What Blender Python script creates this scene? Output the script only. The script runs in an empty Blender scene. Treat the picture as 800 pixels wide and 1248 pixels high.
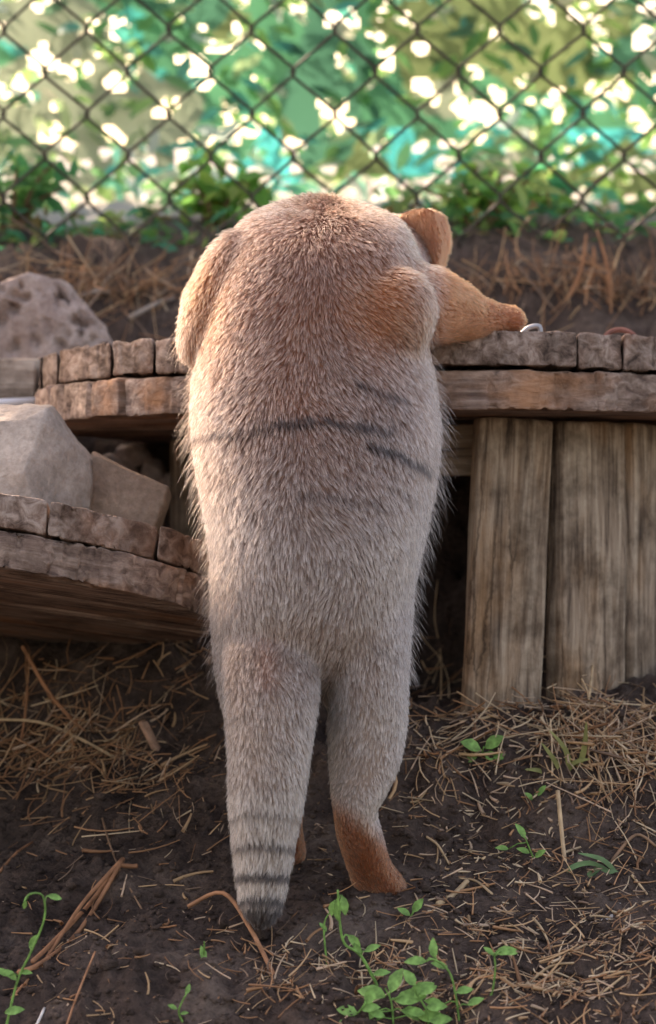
import bpy, bmesh, math, random
import numpy as np
from mathutils import Vector, Matrix, kdtree

random.seed(7); rng = np.random.default_rng(7)
R = math.radians
sc = bpy.context.scene

# ------------------------------------------------------------------ camera
CZ, FPX, PITCH = 0.473, 4000.0, math.atan(210 / 4000.0)
cd = bpy.data.cameras.new('camera'); cam = bpy.data.objects.new('camera', cd)
sc.collection.objects.link(cam); sc.camera = cam
cam.location = (0, 0, CZ); cam.rotation_euler = (math.pi / 2 - PITCH, 0, 0)
cd.sensor_fit = 'HORIZONTAL'; cd.sensor_width = 36; cd.lens = 36 * FPX / 800
cd.clip_start = 0.05; cd.clip_end = 2000
cd.dof.use_dof = True; cd.dof.focus_distance = 2.86; cd.dof.aperture_fstop = 10.5

# ------------------------------------------------------------------ sky, sun, exposure
SUN_EL, SUN_ROT = R(36), R(-38)
w = bpy.data.worlds.new('World'); sc.world = w; w.use_nodes = True
nt = w.node_tree; bg = nt.nodes['Background']
sky = nt.nodes.new('ShaderNodeTexSky'); sky.sky_type = 'NISHITA'; sky.sun_disc = False
sky.sun_elevation = SUN_EL; sky.sun_rotation = SUN_ROT
sky.air_density = 1.0; sky.dust_density = 3.0; sky.ozone_density = 0.6
nt.links.new(sky.outputs[0], bg.inputs[0]); bg.inputs[1].default_value = 0.14
sd = bpy.data.lights.new('sun', 'SUN'); sd.energy = 2.9; sd.angle = R(0.5); sd.color = (1, .985, .96)
sun = bpy.data.objects.new('sun', sd); sc.collection.objects.link(sun)
sdir = Vector((math.sin(SUN_ROT) * math.cos(SUN_EL), math.cos(SUN_ROT) * math.cos(SUN_EL), math.sin(SUN_EL)))
sun.rotation_euler = sdir.to_track_quat('Z', 'Y').to_euler()
vs = sc.view_settings
vs.view_transform = 'Standard'; vs.look = 'None'; vs.gamma = 1; vs.use_curve_mapping = False
vs.exposure = 2.05
vs.use_white_balance = True; vs.white_balance_temperature = 9300; vs.white_balance_tint = 24
sc.cycles.use_denoising = True
sc.cycles.max_bounces = 8; sc.cycles.transparent_max_bounces = 16

# ------------------------------------------------------------------ helpers
def P(px, py, Y):
    """photo pixel -> world point on that ray at world depth Y"""
    xn = (px - 400) / FPX; yn = (624 - py) / FPX
    c, s = math.cos(PITCH), math.sin(PITCH)
    d = Vector((xn, c + yn * s, -s + yn * c)); t = Y / d.y
    return Vector((d.x * t, Y, CZ + d.z * t))

def to_px(p):
    """world array (n,3) -> photo pixels"""
    c, s = math.cos(PITCH), math.sin(PITCH)
    x = p[:, 0]; y = p[:, 1]; z = p[:, 2] - CZ
    dep = y * c - z * s; up = y * s + z * c
    return 400 + FPX * x / dep, 624 - FPX * up / dep

def hash3(i, j, k, seed):
    h = (i * 374761393 + j * 668265263 + k * 1442695041 + seed * 974634777) & 0x7fffffff
    h = ((h ^ (h >> 13)) * 1274126177) & 0x7fffffff
    h = ((h ^ (h >> 16)) * 668265263) & 0x7fffffff
    return ((h ^ (h >> 15)) & 0xffff) / 65535.0

def vnoise(p, scale=1.0, seed=0):
    q = np.asarray(p, float) * scale
    f = np.floor(q); i = f.astype(np.int64); t = q - f; t = t * t * (3 - 2 * t)
    r = 0
    for a in (0, 1):
        for b in (0, 1):
            for c in (0, 1):
                wgt = (t[:, 0] if a else 1 - t[:, 0]) * (t[:, 1] if b else 1 - t[:, 1]) * (t[:, 2] if c else 1 - t[:, 2])
                r = r + wgt * hash3(i[:, 0] + a, i[:, 1] + b, i[:, 2] + c, seed)
    return r * 2 - 1

def fbm(p, scale, octaves=4, seed=0, gain=.5):
    r = 0; a = 1; n = 0
    for o in range(octaves):
        r = r + a * vnoise(p, scale * 2 ** o, seed + o); n += a; a *= gain
    return r / n

col = sc.collection
def link(name, me, mat=None, parent=None):
    o = bpy.data.objects.new(name, me); col.objects.link(o)
    if mat and me is not None: me.materials.append(mat)
    if parent: o.parent = parent
    return o
def empty(name, loc=(0, 0, 0), rot=(0, 0, 0)):
    o = bpy.data.objects.new(name, None); col.objects.link(o); o.location = loc; o.rotation_euler = rot
    o.empty_display_size = .05
    return o
def tag(o, label, cat, group=None, kind=None):
    o['label'] = label; o['category'] = cat
    if group: o['group'] = group
    if kind: o['kind'] = kind
    return o
def mesh_from(v, f, smooth=True, name='m'):
    me = bpy.data.meshes.new(name)
    me.from_pydata([tuple(x) for x in v], [], [tuple(int(i) for i in x) for x in f]); me.update()
    if smooth: me.polygons.foreach_set('use_smooth', [True] * len(me.polygons))
    return me
def mesh_np(v, quads, smooth=True, name='m', tris=None):
    me = bpy.data.meshes.new(name)
    v = np.asarray(v, np.float32); q = np.asarray(quads, np.int32).reshape(-1)
    n4 = len(quads); loops = [q]; starts = [np.arange(n4) * 4]; tot = n4
    if tris is not None and len(tris):
        t = np.asarray(tris, np.int32).reshape(-1); loops.append(t); starts.append(n4 * 4 + np.arange(len(tris)) * 3); tot += len(tris)
    L = np.concatenate(loops)
    me.vertices.add(len(v)); me.vertices.foreach_set('co', v.reshape(-1))
    me.loops.add(len(L)); me.loops.foreach_set('vertex_index', L)
    me.polygons.add(tot); me.polygons.foreach_set('loop_start', np.concatenate(starts).astype(np.int32))
    me.update(calc_edges=True); me.validate()
    me.polygons.foreach_set('use_smooth', [smooth] * len(me.polygons))
    return me
def tube(pts, rad, sides=6, closed=False):
    """list of Vectors + radii -> verts, faces"""
    n = len(pts); V = []; F = []
    up = Vector((.13, .21, .97))
    for i, p in enumerate(pts):
        t = (pts[(i + 1) % n if closed else min(i + 1, n - 1)] - pts[(i - 1) if (closed or i > 0) else 0]).normalized()
        a = t.cross(up)
        if a.length < .05: a = t.cross(Vector((1, 0, 0)))
        a.normalize(); b = t.cross(a).normalized(); up = a.cross(t).normalized()
        r = rad[i] if hasattr(rad, '__len__') else rad
        for k in range(sides):
            th = 2 * math.pi * k / sides
            V.append(p + (a * math.cos(th) + b * math.sin(th)) * r)
    for i in range(n if closed else n - 1):
        j = (i + 1) % n
        for k in range(sides):
            k2 = (k + 1) % sides
            F.append((i * sides + k, i * sides + k2, j * sides + k2, j * sides + k))
    if not closed:
        F.append(tuple(range(sides))[::-1]); F.append(tuple((n - 1) * sides + k for k in range(sides)))
    return V, F
def smooth_path(pts, n=6):
    """Catmull-Rom through Vectors"""
    out = []; m = len(pts)
    for i in range(m - 1):
        p0, p1, p2, p3 = pts[max(i - 1, 0)], pts[i], pts[i + 1], pts[min(i + 2, m - 1)]
        for k in range(n):
            t = k / n
            out.append(.5 * ((2 * p1) + (p2 - p0) * t + (2 * p0 - 5 * p1 + 4 * p2 - p3) * t * t + (3 * p1 - p0 - 3 * p2 + p3) * t ** 3))
    out.append(pts[-1].copy()); return out

# ------------------------------------------------------------------ materials
def new_mat(name):
    m = bpy.data.materials.new(name); m.use_nodes = True
    n = m.node_tree; b = n.nodes['Principled BSDF']; b.inputs['Specular IOR Level'].default_value = .25
    return m, n, b
def nd(n, typ, **kw):
    x = n.nodes.new(typ)
    for k, v in kw.items():
        if k in x.inputs: x.inputs[k].default_value = v
        else: setattr(x, k, v)
    return x
def ramp(n, stops):
    r = n.nodes.new('ShaderNodeValToRGB'); e = r.color_ramp.elements
    while len(e) < len(stops): e.new(.5)
    for el, (p, c) in zip(e, stops): el.position = p; el.color = (*c, 1) if len(c) == 3 else c
    return r
def mix(n, a, b, fac, mode='MIX'):
    m = n.nodes.new('ShaderNodeMix'); m.data_type = 'RGBA'; m.blend_type = mode
    for s, v in ((m.inputs['Factor'], fac), (m.inputs['A'], a), (m.inputs['B'], b)):
        if isinstance(v, (int, float)): s.default_value = v
        elif isinstance(v, tuple): s.default_value = (*v, 1) if len(v) == 3 else v
        else: n.links.new(v, s)
    return m.outputs['Result']
def bump(n, b, h, strength=.5, dist=.002):
    x = nd(n, 'ShaderNodeBump', Strength=strength, Distance=dist); n.links.new(h, x.inputs['Height']); n.links.new(x.outputs[0], b.inputs['Normal']); return x

def wood_mat(name, cols, end=False, warm=(.30, .15, .06), scale=1.0, warm_amt=.5, crack=0.):
    """weathered wood, grain along local X"""
    m, n, b = new_mat(name); L = n.links.new
    tc = nd(n, 'ShaderNodeTexCoord'); oi = nd(n, 'ShaderNodeObjectInfo')
    off = nd(n, 'ShaderNodeVectorMath', operation='MULTIPLY_ADD'); off.inputs[1].default_value = (1, 1, 1)
    rv = nd(n, 'ShaderNodeVectorMath', operation='SCALE'); rv.inputs[0].default_value = (7.3, 3.1, 5.7); L(oi.outputs['Random'], rv.inputs['Scale'])
    L(tc.outputs['Object'], off.inputs[0]); L(rv.outputs[0], off.inputs[2])
    mp = nd(n, 'ShaderNodeMapping'); mp.inputs['Scale'].default_value = (2.2 * scale, 30 * scale, 30 * scale); L(off.outputs[0], mp.inputs['Vector'])
    g = nd(n, 'ShaderNodeTexNoise', Scale=4.0, Detail=8.0, Roughness=.65, Distortion=.6); L(mp.outputs[0], g.inputs['Vector'])
    mp2 = nd(n, 'ShaderNodeMapping'); mp2.inputs['Scale'].default_value = (5 * scale, 16 * scale, 16 * scale); L(off.outputs[0], mp2.inputs['Vector'])
    p = nd(n, 'ShaderNodeTexNoise', Scale=1.0, Detail=4.0, Roughness=.6); L(mp2.outputs[0], p.inputs['Vector'])
    r1 = ramp(n, [(.34, cols[0]), (.48, cols[1]), (.62, cols[2])]); L(g.outputs['Fac'], r1.inputs[0])
    r2 = ramp(n, [(.5, (0, 0, 0)), (.68, (1, 1, 1))]); L(p.outputs['Fac'], r2.inputs[0])
    sc_ = nd(n, 'ShaderNodeMath', operation='MULTIPLY'); sc_.inputs[1].default_value = warm_amt; L(r2.outputs[0], sc_.inputs[0])
    c1 = mix(n, r1.outputs[0], warm, sc_.outputs[0])
    # dark grime blotches
    q = nd(n, 'ShaderNodeTexNoise', Scale=17.0, Detail=6.0, Roughness=.7); L(off.outputs[0], q.inputs['Vector'])
    r3 = ramp(n, [(.36, (.25, .22, .2)), (.56, (1, 1, 1))]); L(q.outputs['Fac'], r3.inputs[0])
    c2 = mix(n, c1, r3.outputs[0], .75, 'MULTIPLY')
    mp3 = nd(n, 'ShaderNodeMapping'); mp3.inputs['Scale'].default_value = (3.5, 55, 38); L(off.outputs[0], mp3.inputs['Vector'])
    ck = nd(n, 'ShaderNodeTexVoronoi', Scale=1.0, feature='DISTANCE_TO_EDGE'); wv_ = nd(n, 'ShaderNodeVectorMath', operation='MULTIPLY_ADD'); wv_.inputs[1].default_value = (.5, .5, .5)
    L(q.outputs['Color'], wv_.inputs[0]); L(mp3.outputs[0], wv_.inputs[2]); L(wv_.outputs[0], ck.inputs['Vector'])
    rc = ramp(n, [(.0, (.12, .1, .09)), (.05, (1, 1, 1))]); L(ck.outputs['Distance'], rc.inputs[0])
    mk = ramp(n, [(.5, (0, 0, 0)), (.6, (1, 1, 1))]); L(p.outputs['Fac'], mk.inputs[0])
    mkm = nd(n, 'ShaderNodeMath', operation='MULTIPLY'); mkm.inputs[1].default_value = crack; L(mk.outputs[0], mkm.inputs[0])
    c3 = mix(n, c2, rc.outputs[0], mkm.outputs[0], 'MULTIPLY')
    L(c3, b.inputs['Base Color']); b.inputs['Roughness'].default_value = .85
    s0 = nd(n, 'ShaderNodeMath', operation='ADD'); L(g.outputs['Fac'], s0.inputs[0]); L(q.outputs['Fac'], s0.inputs[1])
    s = nd(n, 'ShaderNodeMath', operation='ADD'); L(s0.outputs[0], s.inputs[0]); s.inputs[1].default_value = 0
    bump(n, b, s.outputs[0], .9, .004)
    return m
M_slat = wood_mat('slat_wood', [(.085, .06, .045), (.29, .215, .155), (.46, .37, .28)], warm=(.36, .19, .085), warm_amt=.55, crack=.75)
M_disc = wood_mat('disc_wood', [(.13, .085, .07), (.30, .21, .17), (.46, .35, .29)], warm=(.46, .22, .11), warm_amt=.75)
M_discend = wood_mat('disc_end_wood', [(.075, .05, .04), (.25, .175, .14), (.42, .33, .28)], warm=(.32, .16, .10), warm_amt=.5, scale=.7)

def rock_mat(name, c0, c1, pit=0, sc_=18):
    m, n, b = new_mat(name); L = n.links.new
    tc = nd(n, 'ShaderNodeTexCoord')
    a = nd(n, 'ShaderNodeTexNoise', Scale=float(sc_), Detail=8.0, Roughness=.65); L(tc.outputs['Object'], a.inputs['Vector'])
    f = nd(n, 'ShaderNodeTexNoise', Scale=float(sc_ * 9), Detail=5.0, Roughness=.7); L(tc.outputs['Object'], f.inputs['Vector'])
    r1 = ramp(n, [(.33, c0), (.66, c1)]); L(a.outputs['Fac'], r1.inputs[0])
    r2 = ramp(n, [(.35, (.6, .58, .56)), (.62, (1, 1, 1))]); L(f.outputs['Fac'], r2.inputs[0])
    c = mix(n, r1.outputs[0], r2.outputs[0], .7, 'MULTIPLY')
    L(c, b.inputs['Base Color']); b.inputs['Roughness'].default_value = .9
    s = nd(n, 'ShaderNodeMath', operation='ADD'); L(a.outputs['Fac'], s.inputs[0]); L(f.outputs['Fac'], s.inputs[1])
    bump(n, b, s.outputs[0], .6, .004)
    return m
M_rockA = rock_mat('pitted_rock', (.27, .19, .165), (.50, .40, .36), sc_=30)
M_rockB = rock_mat('pale_rock', (.30, .26, .23), (.50, .44, .39))
M_rockC = rock_mat('brown_rock', (.22, .15, .11), (.38, .28, .21))
M_rockP = rock_mat('sunlit_pink_rock', (.62, .46, .43), (.82, .70, .66))  # pale pink colour stands in for a sunlit spot on the stones

def plain(name, c, rough=.7, metal=0, var=.35, scale=60., trans=0):
    m, n, b = new_mat(name); L = n.links.new
    tc = nd(n, 'ShaderNodeTexCoord'); a = nd(n, 'ShaderNodeTexNoise', Scale=scale, Detail=5.0); L(tc.outputs['Object'], a.inputs['Vector'])
    r = ramp(n, [(.3, tuple(x * (1 - var) for x in c)), (.7, tuple(min(1, x * (1 + var)) for x in c))]); L(a.outputs['Fac'], r.inputs[0])
    L(r.outputs[0], b.inputs['Base Color']); b.inputs['Roughness'].default_value = rough; b.inputs['Metallic'].default_value = metal
    if trans:
        t = nd(n, 'ShaderNodeBsdfTranslucent'); L(r.outputs[0], t.inputs[0]); mx = nd(n, 'ShaderNodeMixShader', Fac=trans)
        L(b.outputs[0], mx.inputs[1]); L(t.outputs[0], mx.inputs[2]); L(mx.outputs[0], n.nodes['Material Output'].inputs[0])
    return m
def attr_mat(name, trans=0, rough=.7, mul=1.0):
    m, n, b = new_mat(name); L = n.links.new
    a = nd(n, 'ShaderNodeAttribute', attribute_name='col')
    L(a.outputs['Color'], b.inputs['Base Color']); b.inputs['Roughness'].default_value = rough
    if trans:
        t = nd(n, 'ShaderNodeBsdfTranslucent'); L(a.outputs['Color'], t.inputs[0]); mx = nd(n, 'ShaderNodeMixShader', Fac=trans)
        L(b.outputs[0], mx.inputs[1]); L(t.outputs[0], mx.inputs[2]); L(mx.outputs[0], n.nodes['Material Output'].inputs[0])
    return m
def set_col(me, c):
    a = me.color_attributes.new('col', 'FLOAT_COLOR', 'POINT')
    c = np.asarray(c, np.float32)
    if c.shape[1] == 3: c = np.concatenate([c, np.ones((len(c), 1), np.float32)], 1)
    a.data.foreach_set('color', c.reshape(-1))
M_straw = attr_mat('dry_straw', .15)
M_leaf = attr_mat('leaf', .6, .35)
M_twig = plain('twig_bark', (.22, .13, .08), .8)
M_twigp = plain('pale_straw', (.46, .32, .19), .7)
M_twigr = plain('red_straw', (.36, .17, .09), .7)
M_weed = plain('weed_green', (.19, .40, .11), .5, trans=.35, var=.5, scale=150.)
M_wire = plain('weathered_wire', (.06, .05, .04), .6, .3)
M_steel = plain('rod_shine_white', (.8, .82, .85), .35, 0, .08)  # plain white stands in for the steel rod's bright shine
M_galv = plain('grey_metal', (.35, .36, .38), .5, .6)
M_rust = plain('rusty_wire', (.22, .09, .07), .7, .2)
M_chip = plain('wood_chip', (.42, .24, .16), .8)

# soil: dark damp earth in the enclosure, pale dry sand beyond the fence
m, n, b = new_mat('soil'); L = n.links.new
tc = nd(n, 'ShaderNodeTexCoord')
a = nd(n, 'ShaderNodeTexNoise', Scale=14.0, Detail=8.0, Roughness=.6); L(tc.outputs['Object'], a.inputs['Vector'])
f = nd(n, 'ShaderNodeTexNoise', Scale=190.0, Detail=6.0, Roughness=.7); L(tc.outputs['Object'], f.inputs['Vector'])
r1 = ramp(n, [(.3, (.05, .034, .029)), (.5, (.115, .08, .066)), (.7, (.23, .17, .14))]); L(a.outputs['Fac'], r1.inputs[0])
r2 = ramp(n, [(.3, (.5, .5, .5)), (.7, (1.3, 1.25, 1.2))]); L(f.outputs['Fac'], r2.inputs[0])
c1 = mix(n, r1.outputs[0], r2.outputs[0], .9, 'MULTIPLY')
sx = nd(n, 'ShaderNodeSeparateXYZ'); L(tc.outputs['Object'], sx.inputs[0])
mr = nd(n, 'ShaderNodeMapRange'); mr.inputs['From Min'].default_value = 4.15; mr.inputs['From Max'].default_value = 4.4; L(sx.outputs['Y'], mr.inputs['Value'])
c2 = mix(n, c1, (.56, .55, .52), mr.outputs[0])
L(c2, b.inputs['Base Color']); b.inputs['Roughness'].default_value = .95
s = nd(n, 'ShaderNodeMath', operation='ADD'); L(a.outputs['Fac'], s.inputs[0]); L(f.outputs['Fac'], s.inputs[1])
bump(n, b, s.outputs[0], 1.0, .010)
M_soil = m

# ------------------------------------------------------------------ ground
GY = np.array([-200, 0, 2.2, 2.62, 2.75, 2.86, 2.95, 3.12, 3.4, 3.6, 3.93, 4.1, 5, 8, 30, 400.])
GZ = np.array([-.6, -.45, -.30, -.085, -.022, -.008, .025, .130, .20, .27, .565, .60, .69, .95, 1.4, 3.0])
def ground_base(x, y):
    z = np.interp(y, GY, GZ) * 1.0
    for d in (-.03, .03, -.06, .06): z = z + np.interp(y + d, GY, GZ)
    z = z / 5
    # hollow under the leaning disc, left
    z = z - .135 * np.exp(-((x + .36) / .22) ** 2 - ((y - 3.13) / .15) ** 2)
    z = z - .020 * np.exp(-((x + .30) / .2) ** 2 - ((y - 2.86) / .12) ** 2)
    # hollow inside the drum, seen as the dark gap beside the cat
    z = z - .14 * np.exp(-((x - .10) / .16) ** 2 - ((y - 3.36) / .13) ** 2)
    # soil banked up against the slats
    z = z + .018 * np.exp(-((x - .24) / .10) ** 2 - ((y - 3.07) / .05) ** 2)
    return z
def ground_z(x, y):
    x = np.asarray(x, float); y = np.asarray(y, float)
    z = ground_base(x, y)
    p = np.stack([x, y, np.zeros_like(x)], -1).reshape(-1, 3)
    near = np.clip((6 - np.abs(y - 2.5)) / 3, 0, 1)
    nz = (.030 * fbm(p, 7, 4, 3) + .014 * fbm(p, 38, 3, 11) + .008 * fbm(p, 120, 2, 5)).reshape(x.shape)
    # damp the undulation under the cat's feet
    k = np.exp(-((x + .0) / .16) ** 2 - ((y - 2.86) / .09) ** 2)
    return z + near * nz * (1 - .75 * k)
def gz(x, y): return float(ground_z(np.array([x]), np.array([y]))[0])
xs = np.concatenate([np.array([-400, -120, -40, -15, -7, -4, -2.5, -1.6, -1.1, -.8]), np.arange(-.62, .6201, .0045), np.array([.8, 1.1, 1.6, 2.5, 4, 7, 15, 40, 120, 400])])
ys = np.concatenate([np.array([-200, -60, -20, -6, -2, 0, 1, 1.6, 2, 2.2, 2.35]), np.arange(2.42, 3.3, .0045), np.arange(3.3, 4.3, .012), np.arange(4.35, 6, .1), np.array([6.5, 7, 8, 10, 14, 20, 30, 60, 120, 400])])
X, Yg = np.meshgrid(xs, ys); Z = ground_z(X, Yg)
nx_, ny_ = len(xs), len(ys)
idx = np.arange(nx_ * ny_).reshape(ny_, nx_)
q = np.stack([idx[:-1, :-1], idx[:-1, 1:], idx[1:, 1:], idx[1:, :-1]], -1).reshape(-1, 4)
g = link('ground', mesh_np(np.stack([X, Yg, Z], -1).reshape(-1, 3), q), M_soil); g['kind'] = 'structure'
g['label'] = 'dark soil bank sloping up to the fence with pale sandy ground beyond'

# ------------------------------------------------------------------ wooden boards
def plank_poly(poly, thick, seed, rough=.0012, bev=.0025, cell=.022, rim=None, crack=0):
    """outline (list of 2D, local x along grain) extruded from z=-thick to 0, edges worn"""
    bm = bmesh.new()
    lo = [bm.verts.new((x, y, -thick)) for x, y in poly]; f = bm.faces.new(lo)
    ex = bmesh.ops.extrude_face_region(bm, geom=[f])
    for v in [e for e in ex['geom'] if isinstance(e, bmesh.types.BMVert)]: v.co.z = 0
    bmesh.ops.recalc_face_normals(bm, faces=bm.faces)
    bmesh.ops.bevel(bm, geom=[e for e in bm.edges if e.calc_face_angle(0) > .7], offset=bev, segments=2, profile=.6, affect='EDGES')
    bmesh.ops.triangulate(bm, faces=[f for f in bm.faces if len(f.verts) > 4])
    es = [e for e in bm.edges if e.calc_length() > cell * 1.6]
    bmesh.ops.subdivide_edges(bm, edges=es, cuts=2, use_grid_fill=True)
    bmesh.ops.triangulate(bm, faces=[f for f in bm.faces if len(f.verts) > 4])
    if rim:        # finer mesh on the exposed sawn ends, for chipped edges and drying cracks
        for lim in (.012, .006, .0045):
            es = [e for e in bm.edges if e.calc_length() > lim and all(math.hypot(v.co.x, v.co.y) > rim - .016 for v in e.verts)]
            bmesh.ops.subdivide_edges(bm, edges=es, cuts=1); bmesh.ops.triangulate(bm, faces=[f for f in bm.faces if len(f.verts) > 3])
    bm.normal_update()
    co = np.array([v.co for v in bm.verts]); nn = np.array([v.normal for v in bm.verts])
    dd0 = fbm(co + seed * 3.1, 28, 3, seed) * rough * 1.6 + fbm(co + seed, 90, 2, seed + 9) * rough
    if crack:
        q_ = np.stack([co[:, 0] * 3, co[:, 1] + .004 * vnoise(co, 40, seed + 4), co[:, 2] * .25], -1) + seed
        ck_ = np.clip(1 - np.abs(vnoise(q_, 42, seed + 2)) * 7, 0, 1) * np.clip(vnoise(co + seed, 14, seed + 5) * 1.6 + .5, 0, 1)
        dd0 = dd0 - ck_ * crack - np.clip(vnoise(co + seed, 55, seed + 6) - .45, 0, 1) * crack
    d = dd0[:, None] * nn
    for v, dd in zip(bm.verts, d): v.co += Vector(dd)
    me = bpy.data.meshes.new('board'); bm.to_mesh(me); bm.free()
    for p in me.polygons: p.use_smooth = True
    return me
def disc_strip(Rd, y0, y1, rr, jitter, seed):
    """outline of the strip y0..y1 of a disc radius Rd, grain along x"""
    r_ = random.Random(seed); Re = Rd + jitter
    def xe(y): return math.sqrt(max(Re * Re - min(y * y, Re * Re * .995), 1e-6))
    m = 5; pts = []
    for k in range(m + 1):
        y = y0 + (y1 - y0) * k / m; pts.append((xe(y) + r_.uniform(-.001, .001), y))
    for k in range(m + 1):
        y = y1 + (y0 - y1) * k / m; pts.append((-xe(y) + r_.uniform(-.001, .001), y))
    return pts
def disc_layer(parent, Rd, cuts, thick, ztop, ang, seed, mat, jit=.004, gap=.0012, rough=.0012):
    """one layer of boards of a spool flange; the layer's grain turned by ang in the disc plane"""
    r_ = random.Random(seed)
    for i in range(len(cuts) - 1):
        y0, y1 = cuts[i] + gap, cuts[i + 1] - gap
        if abs(y0) >= Rd and abs(y1) >= Rd: continue
        y0 = max(y0, -Rd * .985); y1 = min(y1, Rd * .985)
        me = plank_poly(disc_strip(Rd, y0, y1, 0, r_.uniform(-jit, jit * .6), seed + i), thick * r_.uniform(.96, 1.0), seed + i * 7, rough, rim=Rd, crack=.0042)
        o = link('plank', me, mat, parent)
        o.location = (0, 0, ztop + r_.uniform(-.0012, .0012)); o.rotation_euler = (0, 0, ang)

# upper spool: flange radius .40, boards of the top layer run away from the camera, lower layer crosswise
SPC = Vector((.098, 3.43)); TILT = R(4.6)
Zc = P(514, 405, 3.03).z - .40 * math.tan(TILT) + .002
spool = empty('wooden_cable_spool', (SPC.x, SPC.y, Zc), (-TILT, 0, 0))
tag(spool, 'weathered cable spool with upright slats that the cat leans over', 'cable spool')
def xcut(px, Yd=3.1): return P(px, 430, Yd).x - SPC.x
ct = [-.42, xcut(50, 3.35), xcut(70, 3.28), xcut(138, 3.2), xcut(189, 3.14), xcut(262, 3.09), xcut(365, 3.05), xcut(470), xcut(700), xcut(757), xcut(856), .36, .42]
# top layer: grain along Y -> strips in x: rotate 90 deg (local y -> -x world)
disc_layer(spool, .40, sorted(-c for c in ct), .034, 0, R(90), 21, M_discend, jit=.006, rough=.0016)
disc_layer(spool, .402, [-.42, -.27, -.14, -.02, .11, .24, .33, .42], .037, -.0355, 0, 51, M_disc, jit=.003)
# drum slats
DR = .288
def slat(parent, ang, wid, length, top, seed, lean=0, dr=DR, th=.024):
    poly = [(0, -wid / 2), (length, -wid / 2), (length, wid / 2), (0, wid / 2)]
    me = plank_poly(poly, th, seed, .0016, .006, .035)
    o = link('slat', me, M_slat, parent)
    # local x -> down, local z -> outward
    out = Vector((math.sin(ang), -math.cos(ang), 0)); dn = Vector((0, 0, -1)); side = out.cross(dn)
    Mx = Matrix((dn, side, out)).transposed().to_4x4()
    o.matrix_local = Matrix.Translation(out * dr + Vector((0, 0, top))) @ Mx @ Matrix.Rotation(lean, 4, 'Z')
    return o
step = R(17.2)
a0 = math.asin((P(630, 650, 3.15).x - SPC.x) / DR)
for k in range(0, 14):
    slat(spool, a0 + k * step, .0805 if k else .0765, .315, -.0745, 100 + k, lean=(R(-2.6) if k == 0 else R(random.uniform(-.8, .3))))
# cross beam under the flange beside the gap
me = plank_poly([(-.12, -.02), (.12, -.02), (.12, .02), (-.12, .02)], .05, 77)
o = link('brace', me, M_slat, spool); o.location = (.03, -.18, -.076)

# leaning lower disc on the left
LR = .33
lt, lroll = R(11.5), R(5.5)
disc2 = empty('wooden_spool_disc', (0, 0, 0))
Rm = Matrix.Rotation(lroll, 4, 'Y') @ Matrix.Rotation(-lt, 4, 'X')
Lc = Vector((-.425, 3.10, 0))
# solve height: rim point at pixel (0,600), Y about 2.80
d_ = Vector((P(0, 600, 2.80).x - Lc.x, 2.80 - Lc.y)); d_.normalize(); d_ *= LR
rp = Rm @ Vector((d_.x, d_.y, 0)); Lc.z = P(0, 600, 2.80).z - rp.z
disc2.matrix_world = Matrix.Translation(Lc) @ Rm
tag(disc2, 'worn two-layer plank disc jutting out below the two leaning rocks', 'wooden disc')
disc_layer(disc2, LR, [-.34, -.272, -.18, -.075, .03, .135, .24, .34], .031, 0, R(90) , 210, M_discend, jit=.003, rough=.0011)
disc_layer(disc2, LR + .001, [-.34, -.20, -.06, .07, .2, .34], .034, -.0325, R(24), 250, M_disc, jit=.003)

# ------------------------------------------------------------------ rocks
def rock(name, center, size, mat, seed, planes=9, rough=.05, pits=0, cut=.62, rot=(0, 0, 0)):
    bm = bmesh.new(); bmesh.ops.create_icosphere(bm, subdivisions=5, radius=1)
    r_ = random.Random(seed)
    co = np.array([v.co for v in bm.verts])
    for k in range(planes):
        nv = Vector((r_.gauss(0, 1), r_.gauss(0, 1), r_.gauss(0, 1))).normalized(); d = r_.uniform(cut, cut + .25)
        nva = np.array(nv); dist = co @ nva - d
        co = co - np.outer(np.maximum(dist, 0) * .95, nva)
    nn = co / np.linalg.norm(co, axis=1)[:, None]
    co = co + nn * (fbm(co + seed, 2.2, 5, seed, .55) * rough * 2)[:, None]
    if pits:
        h = vnoise(co + 5, 6.5, seed + 3); co = co - nn * (np.clip(h - .35, 0, 1) * pits)[:, None]
    co = co * np.array(size)
    for v, c in zip(bm.verts, co): v.co = c
    me = bpy.data.meshes.new(name); bm.to_mesh(me); bm.free()
    for p in me.polygons: p.use_smooth = True
    o = link(name, me, mat); o.location = center; o.rotation_euler = rot
    return o
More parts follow.
